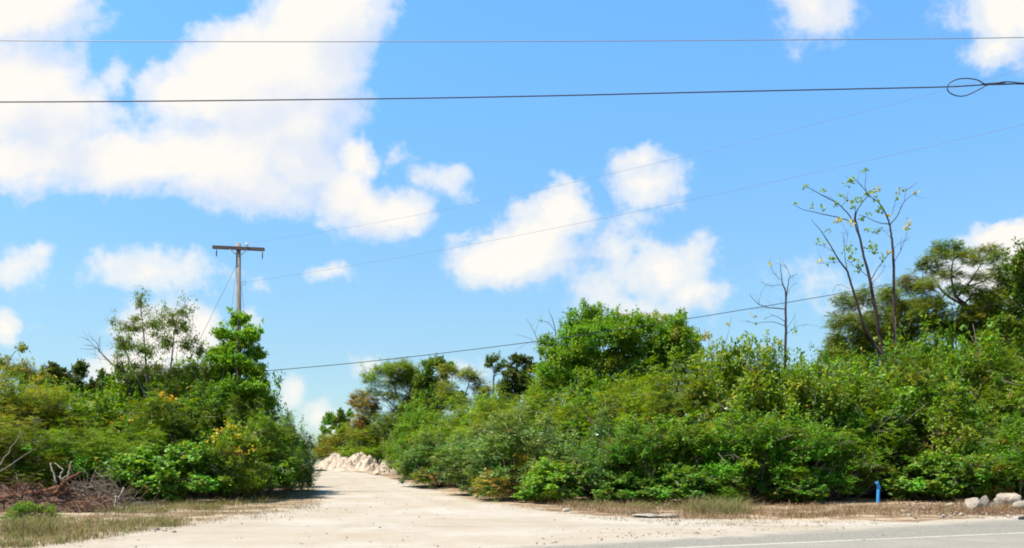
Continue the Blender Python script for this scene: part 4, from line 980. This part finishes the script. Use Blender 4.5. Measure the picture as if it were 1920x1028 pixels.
def wire(name, label, pts, rad, mat, sag=0.0, group=None, cat='power line', n=60, extra=None):
    pts = [np.array(p, float) for p in pts]
    if len(pts) == 2:
        t = np.linspace(0, 1, n)[:, None]; L = pts[0] * (1 - t) + pts[1] * t; L[:, 2] -= (4 * sag * t * (1 - t))[:, 0]
    else: L = wob(np.random.default_rng(0), pts, 0.0, 8)
    b = L[0].copy(); T = Tubes(); T.add(L - b, rad, 6)
    if extra:
        for e_, r_ in extra: T.add(wob(np.random.default_rng(0), [np.array(x) - b for x in e_], 0, 8), r_, 6)
    o = ob(name, T.mesh(name, mat), None, b); return tag(o, label, cat, group)
WY = 22.0
w = lambda L, Y=WY: [P(x, y, Y) for x, y in L]
wire('power_line', 'topmost overhead cable crossing the whole sky', w([(-2600, 40), (-900, 70), (0, 76.5), (500, 78.3), (960, 78), (1400, 75.5), (1920, 70.5), (2900, 52), (4600, 0)]), 0.010, M_ALU)
wire('power_line', 'thick dark overhead cable that carries the looped slack coil', w([(-2600, 165), (-900, 190), (0, 191.5), (660, 186), (1000, 180.5), (1300, 173.5), (1600, 167), (1775, 163), (1850, 158.5), (1885, 154.5), (1920, 157), (2900, 118), (4600, 20)]), 0.0155, M_WIRE)
lo = wire('cable_loop', 'teardrop loop of slack black cable tied to the thick overhead cable', w([(1990, 158), (1920, 156.2), (1885, 153.6), (1852, 159), (1832, 150), (1812, 147.3), (1795, 149), (1781, 156), (1776, 166), (1782, 175), (1798, 180.5), (1815, 178), (1838, 167), (1853, 159.5), (1885, 157.4), (1920, 158), (1990, 160)], 21.95), 0.014, M_WIRE, cat='cable')
a0 = np.array(P(463, 458, 48)) + np.array([0, -.18, 0])
wire('power_line', 'faint upper wire rising from the white insulator on the pole to the top right', [a0, np.array(P(1920, 97, 24)) + (np.array(P(1920, 97, 24)) - a0) * 0.25], 0.0042, M_STEEL, 0.75)
b0_ = np.array(P(458, 529, 48))
wire('power_line', 'faint lower wire rising from the ring on the pole towards the right', [b0_, np.array(P(1920, 209, 24)) + (np.array(P(1920, 209, 24)) - b0_) * 0.25], 0.005, M_STEEL, 0.55)
wire('power_line', 'dark cable slanting from behind the almond tree up to the right above the domed tree', [P(449, 700, 48), P(700, 677, 49.2), P(1000, 641, 50.8), P(1250, 604, 52), P(1430, 575, 53), P(1560, 553, 53.8), P(1700, 528, 55)], 0.021, M_WIRE)
for (lab, A, B, t_) in [('slanting guy wire on the left of the pole, reaching far out', (442.5, 499, -.1), (352, 682, -1.6), 0.41), ('steep guy wire close to the left of the pole', (443, 510, -.15), (425, 650, -2.0), 0.43)]:
    A, B = np.array(P(A[0], A[1], PY + A[2])), np.array(P(B[0], B[1], PY + B[2]))
    B = A + (B - A) * (A[2] / (A[2] - B[2]))
    m_ = thing('guy_wire', lab, 'guy wire', B)
    T = Tubes(); T.add([A - B, np.zeros(3)], 0.011, 5); ob('strand', T.mesh('strand', M_STEEL), m_)
    c = A + (B - A) * t_ - B; d = nz(A - B); T = Tubes(); T.add([c - d * .16, c - d * .13, c, c + d * .13, c + d * .16], (0.02, 0.05, 0.04, 0.05, 0.02), 8); ob('strain_insulator', T.mesh('strain_insulator', M_DARKINS), m_)
A, B = np.array(P(452, 535, PY - .05)), np.array(G0(450, PY)) + np.array([.16, 0, 0])
wire('ground_wire', 'thin earth wire hanging down the right side of the pole', [A, P(455.5, 560, PY), P(457, 590, PY), P(455, 700, PY), B], 0.008, M_STEEL, cat='wire')

# ------------------------------------------------------------------ rocks, slabs, heaps
def hnoise(p, seed, oct=4, f=1.0):
    """cheap smooth pseudo-noise on points (n,3)"""
    r = np.random.default_rng(seed); s = np.zeros(len(p)); a = 1.0
    for o_ in range(oct):
        for _ in range(3):
            k = r.normal(0, 1, 3) * f; s += a * np.sin(p @ k * 2.2 + r.uniform(0, 6.28)) / 3
        f *= 2.0; a *= 0.55
    return s
def rock(name, label, px, py, wpx, hpx, mat, seed, cat='rock', group=None, flat=False, tall=1.0, Y=None):
    import bmesh
    loc = at(px, py) if Y is None else G0(px, Y); s = loc.y / F; rng = np.random.default_rng(seed)
    bm = bmesh.new(); bmesh.ops.create_icosphere(bm, subdivisions=4, radius=1.0)
    v_ = np.array([x.co[:] for x in bm.verts])
    # cut by random planes for facets, then roughen
    for _ in range(11):
        d = nz(rng.normal(0, 1, 3)); off = rng.uniform(0.55, 0.85); k = v_ @ d
        m_ = k > off; v_[m_] -= np.outer(k[m_] - off, d) * 0.93
    v_ *= (1 + 0.07 * hnoise(v_, seed, 4, 1.6))[:, None]
    v_[:, 2] = np.clip(v_[:, 2], -0.8, None)
    v_ = v_ - [0, 0, v_[:, 2].min()]; v_ /= v_.max(0) * np.array([1, 1, 1])
    half = wpx * s / 2; H = hpx * s
    v_ *= np.array([half, half * (0.8 if not flat else 0.9), H]); v_[:, 2] -= 0.06 * H
    for x, c_ in zip(bm.verts, v_): x.co = c_
    me = bpy.data.meshes.new(name); bm.to_mesh(me); bm.free(); me.materials.append(mat)
    for p_ in me.polygons: p_.use_smooth = False
    o = ob(name, me, None, loc); o.rotation_euler = (0, 0, rng.uniform(-.4, .4)); return tag(o, label, cat, group)
RG = 'boulders on the right verge'
rock('boulder', 'pale angular boulder, leftmost large one on the right verge', 1822, 958, 37, 27, M_ROCK, 101, 'boulder', RG)
rock('boulder', 'upright grey block of stone between the pale boulders', 1846, 955, 16, 28, M_ROCKG, 102, 'boulder', RG)
rock('boulder', 'low yellowish grey boulder right of the upright grey block', 1866, 954, 25, 17, M_ROCKG, 103, 'boulder', RG).color = (1, 1, 1, 1)
rock('boulder', 'largest whitish boulder near the right border, set highest', 1893, 948, 42, 25, M_ROCK, 104, 'boulder', RG)
rock('boulder', 'small flat pale stone left of the angular boulder', 1781, 949, 16, 7, M_ROCK, 105, 'stone', RG)
rock('boulder', 'pale lumpy stone cut by the right border of the picture', 1916, 957, 26, 20, M_ROCK, 106, 'boulder', RG)
rock('stone', 'small white stone alone at the right edge of the dirt road', 1062, 960, 15, 7, M_ROCK, 107, 'stone')
rock('concrete_slab', 'larger flat grey concrete slab in the dry grass by the dirt road', 1214, 970, 58, 8, M_SLAB, 108, 'slab', None, True)
rock('concrete_slab', 'smaller darker concrete slab leaning at the right of the larger slab', 1252, 971, 34, 9, M_SLAB, 109, 'slab', None, True)
rock('stone', 'small pale stone at the foot of the smaller dirt heap', 705, 891, 6, 4, M_ROCK, 110, 'stone')
rock('stone', 'pale stone at the left edge of the silvery bushes by the dirt road', 893, 934, 10, 7, M_ROCK, 111, 'stone')
rng = np.random.default_rng(9)
V, Fc = [], []; nv = 0
base_v = np.array([(1, 0, 0), (-1, 0, 0), (0, 1, 0), (0, -1, 0), (0, 0, 1), (0, 0, -1)], float); base_f = np.array([(0, 2, 4), (2, 1, 4), (1, 3, 4), (3, 0, 4), (2, 0, 5), (1, 2, 5), (3, 1, 5), (0, 3, 5)])
def pebble(x, y, r):
    global nv
    R_ = nz(rng.normal(0, 1, (3, 3))); v_ = base_v * rng.uniform(.6, 1.2, (6, 1)) @ R_ * r; v_[:, 2] *= .7
    V.append(v_ + np.array([x, y, gh(y) + r * .25])); Fc.append(base_f + nv); nv += 6
for _ in range(520):                                   # along the edge of the shoulder, right
    t = rng.random(); p_ = sa + (sb - sa) * t * 1.1 + np.array([0, rng.normal(0.5, 0.6)]); pebble(p_[0], p_[1], abs(rng.normal(0.012, 0.016)) + 0.01)
for _ in range(420):
    p_ = at(rng.uniform(1690, 1925), rng.uniform(938, 973)); pebble(p_.x, p_.y, abs(rng.normal(0.03, 0.045)) + 0.015)
for _ in range(1500):
    y = 17 + 58 * rng.random() ** 1.6; x = rng.uniform(np.interp(y, RL[:, 0], RL[:, 1]) - 1.5, np.interp(y, RR[:, 0], RR[:, 1]) + 1); pebble(x, y, abs(rng.normal(0.012, 0.014)) + 0.008)
for _ in range(260):
    p_ = at(rng.uniform(-10, 330), rng.uniform(950, 1000)); pebble(p_.x, p_.y, abs(rng.normal(0.02, 0.03)) + 0.012)
o = ob('gravel', mesh_np('gravel', np.concatenate(V), np.concatenate(Fc), M_ROCK)); tag(o, 'loose pale stones scattered over the verges and the dirt road', 'gravel', None, 'stuff')

def heap(name, label, px, Y, peaks, wpx, dpt, mat, seed, cat='dirt heap', n=110, rough=0.17, group=None):
    """a spoil heap: smooth peaks (px, top py, half width px, depth offset) plus clods"""
    base = G0(px, Y); s = Y / F; X0, X1 = -wpx * s / 2, wpx * s / 2; vs = []
    xs_ = np.linspace(X0, X1, n); ds = np.linspace(-dpt, dpt, n // 2)
    XX, DD = np.meshgrid(xs_, ds); z = np.zeros_like(XX)
    for (x, top, hw, dd) in peaks:
        h = P(x, top, Y).z - base.z; cx = (x - px) * s; r = np.sqrt(((XX - cx) / (hw * s)) ** 2 + ((DD - dd) / (dpt * 0.8)) ** 2)
        z = np.maximum(z, h * np.clip(1.06 - 0.72 * r ** 1.55, 0, 1) ** 1.15)
    p_ = np.stack([XX.ravel(), DD.ravel(), z.ravel()], 1)
    nn = hnoise(p_, seed, 5, 1.1).reshape(z.shape)
    z = z + rough * (nn + 0.6 * np.abs(hnoise(p_, seed + 1, 3, 5.0).reshape(z.shape))) * np.clip(z * 1.5, 0, 1) * 1.3
    gy = np.array([gh(Y + d) for d in ds])[:, None] - base.z
    z = np.where(z > 0.02, z, -0.05) + gy
    p_[:, 2] = z.ravel(); k = n
    fs = [(r_ * k + i, r_ * k + i + 1, (r_ + 1) * k + i + 1, (r_ + 1) * k + i) for r_ in range(n // 2 - 1) for i in range(n - 1)]
    r9 = np.random.default_rng(seed + 5); cand = np.nonzero(p_[:, 2] > 0.12)[0]; tv, tf = [p_], [np.array([(f[0], f[1], f[2]) for f in fs] + [(f[0], f[2], f[3]) for f in fs])]; cnt = len(p_)
    for k_ in r9.choice(cand, 260):                   # stones and clods bedded in the slope
        r_ = abs(r9.normal(0, .07)) + .03; v_ = np.array([(1, 0, 0), (-1, 0, 0), (0, 1, 0), (0, -1, 0), (0, 0, 1), (0, 0, -1)], float) * r9.uniform(.6, 1.2, (6, 1)) @ nz(r9.normal(0, 1, (3, 3))) * r_ + p_[k_]
        tv.append(v_); tf.append(np.array([(0, 2, 4), (2, 1, 4), (1, 3, 4), (3, 0, 4), (2, 0, 5), (1, 2, 5), (3, 1, 5), (0, 3, 5)]) + cnt); cnt += 6
    o = ob(name, mesh_np(name, np.concatenate(tv), np.concatenate(tf), mat, None, False), None, base); return tag(o, label, cat, group)
HG = 'pale dirt heaps beyond the bend of the dirt road'
heap('dirt_heap', 'larger pale dirt heap with two crests beside the far dirt road', 652, 84, [(630, 853, 32, 0.2), (672, 852, 34, 0.6), (655, 859, 46, 0), (690, 860, 15, 0.1), (612, 868, 20, -.4)], 124, 2.6, M_HEAP, 121, group=HG)
heap('dirt_heap', 'smaller pale dirt heap half hidden by bushes, nearer along the dirt road', 722, 76, [(724, 866, 17, 0.2), (738, 866, 15, .4), (712, 876, 10, -.2)], 56, 1.5, M_HEAP, 122, group=HG)

# ------------------------------------------------------------------ root heap and brush at the left
RY = 31.0
rh = thing('root_heap', 'heap of uprooted reddish brown roots and trunks at the left verge', 'root heap', G0(60, RY)); rb = np.array(G0(60, RY)); rng = np.random.default_rng(131)
def rp(px, py, d=0): return np.array(P(px, py, RY + d)) - rb
sx_ = RY / F; n = 44; XX, DD = np.meshgrid(np.linspace(-3.0, 2.7, n), np.linspace(-.9, 1.4, n // 2)); z = np.zeros_like(XX)
for (cx, h, hw, dd, dw) in [(-1.6, .85, 1.6, .4, 1.0), (-.3, .95, 1.0, .3, .9), (.9, .8, .9, .2, .8), (1.8, .45, .9, 0, .8), (-2.6, .7, .8, .1, .8)]:
    z = np.maximum(z, h * np.clip(1.1 - np.sqrt(((XX - cx) / hw) ** 2 + ((DD - dd) / dw) ** 2), 0, 1))
pz = np.stack([XX.ravel(), DD.ravel(), z.ravel()], 1); z = z + .14 * hnoise(pz, 5, 4, 1.5).reshape(z.shape) * (z > .05); pz[:, 2] = np.where(z > .03, z, -.05).ravel()
fs = [(r_ * n + i, r_ * n + i + 1, (r_ + 1) * n + i + 1, (r_ + 1) * n + i) for r_ in range(n // 2 - 1) for i in range(n - 1)]
ob('soil_clump', mesh_np('soil_clump', pz, fs, M_REDSOIL), rh)
T = Tubes()
for i in range(620):
    k = rng.integers(len(pz)); s = pz[k] + np.array([0, -.05, 0.0]); 
    if s[2] < 0.02: continue
    L = rng.uniform(.25, 1.1); d = nz(np.array([rng.normal(0, 1), rng.normal(-.3, .5), rng.normal(.15, .4)]))
    m_ = s + d * L * .5 + rng.normal(0, .06, 3); e_ = s + d * L + rng.normal(0, .1, 3) - UP * .1; e_[2] = max(e_[2], 0.02); m_[2] = max(m_[2], .03)
    r_ = rng.uniform(.008, .026); col = [(0.15, 0.068, 0.036), (0.10, 0.048, 0.03), (0.22, 0.105, 0.055), (0.20, 0.145, 0.10), (0.065, 0.04, 0.03)][rng.integers(5)]
    T.add(wob(rng, [s - d * .2, m_, e_], .012, 3), [r_, r_ * .7, r_ * .3], 5, col)
ob('root', T.mesh('root', M_WOOD), rh)
T = Tubes()
for pts, r_ in [([(-20, 938), (40, 930), (100, 918), (124, 906)], (.10, .12, .11, .06)), ([(-30, 952), (20, 950), (70, 942)], (.10, .11, .05)), ([(105, 925), (120, 905), (148, 888), (152, 886)], (.06, .07, .05, .02)), ([(90, 930), (120, 921), (148, 920)], (.06, .05, .02))]:
    T.add(wob(rng, [rp(x, y, -.15 + .1 * i) for i, (x, y) in enumerate(pts)], .02, 4), r_, 9, (0.12, 0.058, 0.034))
ob('trunk', T.mesh('trunk', M_WOOD), rh)
for pts, r_ in [([(106, 905), (100, 888), (94, 868)], (.035, .03, .018)), ([(115, 902), (113, 890), (119, 882), (112, 876), (102, 868)], (.022, .02, .018, .012)), ([(126, 895), (130, 880), (134, 866)], (.024, .02, .014)), ([(116, 898), (126, 892), (132, 888)], (.015, .012))]:
    T = Tubes(); T.add(wob(rng, [rp(x, y, -.2) for (x, y) in pts], .008, 4), r_, 6, (0.40, 0.355, 0.28)); o = ob('broken_stem', T.mesh('broken_stem', M_WOOD), rh); o['label'] = 'pale broken stem sticking up'

bp = thing('brush_pile', 'pile of dry grey and brown brush just right of the root heap', 'brush pile', G0(175, 32)); bb = np.array(G0(175, 32)); T = Tubes()
for i in range(420):
    x = rng.normal(0, .85); y = rng.normal(.2, .45); top = max(.1, 1.25 * math.exp(-(x / 1.0) ** 2)); s = np.array([x, y, rng.uniform(0, top)])
    d = nz(np.array([rng.normal(0, .8), rng.normal(-.1, .5), rng.normal(.3, .55)])); L = rng.uniform(.3, 1.0); e_ = s + d * L; e_[2] = max(e_[2], 0.01)
    col = [(0.20, 0.17, 0.13), (0.27, 0.23, 0.175), (0.15, 0.105, 0.075), (0.20, 0.12, 0.07), (0.14, 0.125, 0.10)][rng.integers(5)]; r_ = rng.uniform(.004, .013)
    T.add(wob(rng, [s, (s + e_) / 2 + rng.normal(0, .06, 3), e_], .006, 2), [r_, r_ * .4], 4, col)
for pts in [[(-1.0, -.4, .05), (-.3, -.5, .25), (.5, -.6, .08)], [(-.6, -.5, .5), (.0, -.6, .2), (.3, -.7, .02)], [(.9, -.2, .5), (1.0, -.5, .2), (1.05, -.7, .02)], [(.3, -.4, .1), (-.2, -.6, .35), (-.7, -.6, .02)], [(1.1, 0, .8), (.95, -.1, .4), (.85, -.2, .02)]]:
    T.add(wob(rng, np.array(pts), .01, 4), [.025, .018, .01], 6, (0.45, 0.36, 0.27))
ob('twig', T.mesh('twig', M_WOOD), bp)
lean = thing('leaning_stem', 'pair of long grey stems leaning out of the bushes at the left border', 'dead branch', G0(-5, 32)); lb_ = np.array(G0(-5, 32)); T = Tubes()
for pts in [[(-40, 925), (-5, 880), (22, 838), (45, 810)], [(-30, 905), (0, 885), (40, 858), (70, 842)]]:
    T.add(wob(rng, [np.array(P(x, y, 32 + .2 * i)) - lb_ for i, (x, y) in enumerate(pts)], .015, 4), [.04, .03, .018, .008], 6, (0.20, 0.17, 0.13))
ob('stem', T.mesh('stem', M_WOOD), lean)

# ------------------------------------------------------------------ blue pipe, dark scrap
bpipe = thing('blue_pipe', 'bent blue plastic pipe standing upright on the right verge', 'pipe', at(1646, 944)); loc = bpipe.location; sc_ = loc.y / F
T = Tubes(); pts = [(0, 0, -.15), (0.5 * sc_, 0, 16 * sc_), (1.5 * sc_, 0, 29 * sc_)]; T.add(wob(rng, np.array(pts), 0, 5), 3.0 * sc_, 14); ob('tube', T.mesh('tube', M_PIPE), bpipe)
T = Tubes(); T.add(np.array([(1.45 * sc_, 0, 27.5 * sc_), (1.4 * sc_, 0, 30.5 * sc_), (0.2 * sc_, -.02, 33.5 * sc_), (-2.6 * sc_, -.05, 38 * sc_), (-3.9 * sc_, -.06, 40 * sc_)]), [3.5 * sc_, 3.5 * sc_, 3.2 * sc_, 3.1 * sc_, 3.1 * sc_], 14); ob('elbow', T.mesh('elbow', M_PIPE), bpipe)
T = Tubes(); T.add(np.array([(-3.85 * sc_, -.06, 39.9 * sc_), (-4.0 * sc_, -.062, 40.15 * sc_)]), 2.5 * sc_, 14); ob('bore_shade', T.mesh('bore_shade', M_PIPE_SHADE), bpipe)  # dark disc on the capped end, shade of the opening put in as colour
T = Tubes(); p0 = at(1911, 975); T.add(np.array([(0, 0, 0.05), (.12, .02, .055), (.5, .08, .05)]), [.05, .062, .06], 10); o = ob('rubber_scrap', T.mesh('rubber_scrap', M_RUBBER), None, p0); tag(o, 'short dark rubber scrap lying at the edge of the shoulder, right border', 'scrap')
# white blossoms on three bushes
for (x, y, Y, lab) in [(1361, 766, 39.0, 'single white blossom, the highest of three on the right thicket'), (1286, 778, 39.5, 'tiny white blossom between the two other blossoms of the right thicket'), (1119, 815, 37.0, 'single white blossom, the leftmost and lowest on the right thicket')]:
    c = np.array(P(x, y, Y)); r_ = np.random.default_rng(int(x)); d = nz(r_.normal(0, 1, (7, 3)) + [0, -.9, .4]); Q = quads(np.zeros((7, 3)), d, nz(r_.normal(0, 1, (7, 3)) + [0, -1.5, .8]), np.full(7, .075), np.full(7, .06))
    o = ob('blossom', mesh_np('blossom', Q.reshape(-1, 3), np.arange(28).reshape(-1, 4), M_PETAL), None, c); tag(o, lab, 'flower', 'white blossoms on the right thicket')

# ------------------------------------------------------------------ grass
GRASSGAIN = 1.0
def grass(name, label, pts, hs, pal, seed, lean=1.1, wd=0.006):
    rng = np.random.default_rng(seed); n = len(pts); pts = np.asarray(pts, float)
    a = rng.uniform(0, 6.28, n); h = hs * rng.uniform(.5, 1.15, n); l = np.abs(rng.normal(0, lean, n)) * h
    dx = np.stack([np.cos(a), np.sin(a), np.zeros(n)], 1); sd_ = np.stack([-np.sin(a + rng.normal(0, .8, n)), np.cos(a), np.zeros(n)], 1) * wd * rng.uniform(.6, 1.4, (n, 1))
    m_ = pts + UP * (h * .6)[:, None] + dx * (l * .35)[:, None]; e_ = pts + UP * h[:, None] + dx * l[:, None]
    q1 = np.stack([pts - sd_, pts + sd_, m_ + sd_ * .8, m_ - sd_ * .8], 1); q2 = np.stack([m_ - sd_ * .8, m_ + sd_ * .8, e_ + sd_ * .15, e_ - sd_ * .15], 1)
    C = pick(rng, pal, n) / LEAFGAIN * rng.uniform(.75, 1.25, (n, 1)) * GRASSGAIN
    o = ob(name, leaf_mesh(name, np.concatenate([q1, q2]), np.concatenate([C, C]), M_GRASS)); tag(o, label, 'grass', None, 'stuff')
DRY = [((0.22, 0.13, 0.07), 4), ((0.30, 0.20, 0.11), 4), ((0.15, 0.09, 0.05), 3), ((0.16, 0.15, 0.05), 2)]
GRN = [((0.13, 0.15, 0.03), 4), ((0.20, 0.165, 0.065), 4), ((0.27, 0.20, 0.105), 3), ((0.09, 0.13, 0.02), 3), ((0.19, 0.115, 0.06), 3)]
rng = np.random.default_rng(141); pts, hs = [], []
def clumps(n, fpx, fpy, per, spread, hmin, hmax):
    for _ in range(n):
        px = fpx(); c = at(px, fpy(px)); h = rng.uniform(hmin, hmax)
        k = rng.integers(per // 2, per)
        for _ in range(k):
            x, y = c.x + rng.normal(0, spread), c.y + rng.normal(0, spread); pts.append((x, y, gh(y))); hs.append(h * rng.uniform(.6, 1.1))
lo_ = lambda px: np.interp(px, [740, 920, 1060, 1180, 1300, 1500, 1700, 1800, 1925], [893, 936, 955, 968, 978, 974, 968, 966, 964])
hi_ = lambda px: np.interp(px, [740, 920, 1060, 1180, 1300, 1500, 1700, 1925], [888, 925, 942, 948, 950, 946, 944, 944])
clumps(560, lambda: rng.uniform(1080, 1780), lambda p_: hi_(p_) + (lo_(p_) - hi_(p_)) * rng.beta(1.3, 1.3), 30, .2, .06, .26)
clumps(260, lambda: rng.uniform(760, 1090), lambda p_: hi_(p_) + (lo_(p_) - hi_(p_)) * rng.beta(1.3, 2), 26, .18, .10, .3)
clumps(150, lambda: rng.uniform(1770, 1925), lambda p_: rng.uniform(944, 966), 26, .16, .08, .28)
grass('dry_grass', 'dry brown grass along the verge below the right thicket', pts, np.array(hs), DRY, 142)
pts, hs = [], []
clumps(150, lambda: rng.uniform(1290, 1400), lambda p_: rng.uniform(948, 966), 34, .14, .25, .6)
clumps(120, lambda: rng.uniform(1000, 1300), lambda p_: hi_(p_) + rng.uniform(0, 8), 30, .16, .15, .4)
grass('tall_grass', 'taller straw and green grass clumps below the middle of the right thicket', pts, np.array(hs), GRN, 143)
pts, hs = [], []
clumps(330, lambda: rng.uniform(-10, 330) ** 1.0, lambda p_: rng.uniform(975, np.interp(p_, [0, 100, 330], [1030, 1024, 988])), 30, .18, .05, .28)
clumps(330, lambda: rng.uniform(190, 590), lambda p_: np.interp(p_, [190, 400, 590], [960, 950, 925]) + rng.normal(0, 5), 30, .18, .08, .36)
clumps(160, lambda: rng.uniform(300, 600), lambda p_: np.interp(p_, [300, 600], [975, 945]) + rng.normal(0, 7), 20, .2, .04, .14)
clumps(60, lambda: rng.uniform(20, 110), lambda p_: rng.uniform(985, 1008), 40, .16, .3, .55)
grass('verge_grass', 'short green and straw grass on the left verge in front of the root heap', pts, np.array(hs), GRN, 144)
pts, hs = [], []
clumps(190, lambda: rng.uniform(280, 600), lambda p_: np.interp(p_, [280, 600], [985, 940]) + rng.normal(0, 9), 12, .14, .03, .12)
clumps(130, lambda: rng.uniform(900, 1600), lambda p_: np.interp(p_, [900, 1060, 1180, 1300, 1600], [940, 962, 976, 984, 976]) + rng.normal(0, 3), 12, .14, .03, .12)
grass('low_weed', 'thin low weeds creeping onto the edges of the dirt road', pts, np.array(hs), GRN + DRY, 145)
rng2 = np.random.default_rng(150)
T = Tubes()
dsh = thing('dry_shrub', 'tangle of dry brown twigs low on the verge right of the blue pipe', 'dry shrub', at(1735, 957)); 
for i in range(260):
    s_ = np.array([rng2.normal(0, .9), rng2.normal(0, .3), 0.0]); d = nz(np.array([rng2.normal(0, .8), rng2.normal(-.1, .5), abs(rng2.normal(.35, .3))])); L = rng2.uniform(.12, .42)
    T.add(wob(rng2, [np.array([0, 0, .01]), s_, s_ + d * L * .5 + rng2.normal(0, .03, 3), s_ + d * L], .004, 2), [.006, .003], 4, [(0.17, 0.085, 0.05), (0.24, 0.14, 0.08), (0.13, 0.07, 0.045)][i % 3])
ob('twig', T.mesh('twig', M_WOOD), dsh)
T = Tubes()
dsh = thing('dry_shrub', 'tangle of dry brown twigs in front of the pale boulders', 'dry shrub', at(1872, 964)); 
for i in range(240):
    s_ = np.array([rng2.normal(0, .7), rng2.normal(0, .25), 0.0]); d = nz(np.array([rng2.normal(0, .8), rng2.normal(-.1, .5), abs(rng2.normal(.35, .3))])); L = rng2.uniform(.12, .40)
    T.add(wob(rng2, [np.array([0, 0, .01]), s_, s_ + d * L * .5 + rng2.normal(0, .03, 3), s_ + d * L], .004, 2), [.006, .003], 4, [(0.20, 0.10, 0.06), (0.24, 0.14, 0.08), (0.13, 0.07, 0.045)][i % 3])
ob('twig', T.mesh('twig', M_WOOD), dsh)
bush('yellow', 55, 24.2, 952, 75, 'small bright green weed clump in front of the root heap at the lower left', None, (0.8, 0.95, 1.0), cat='bush')
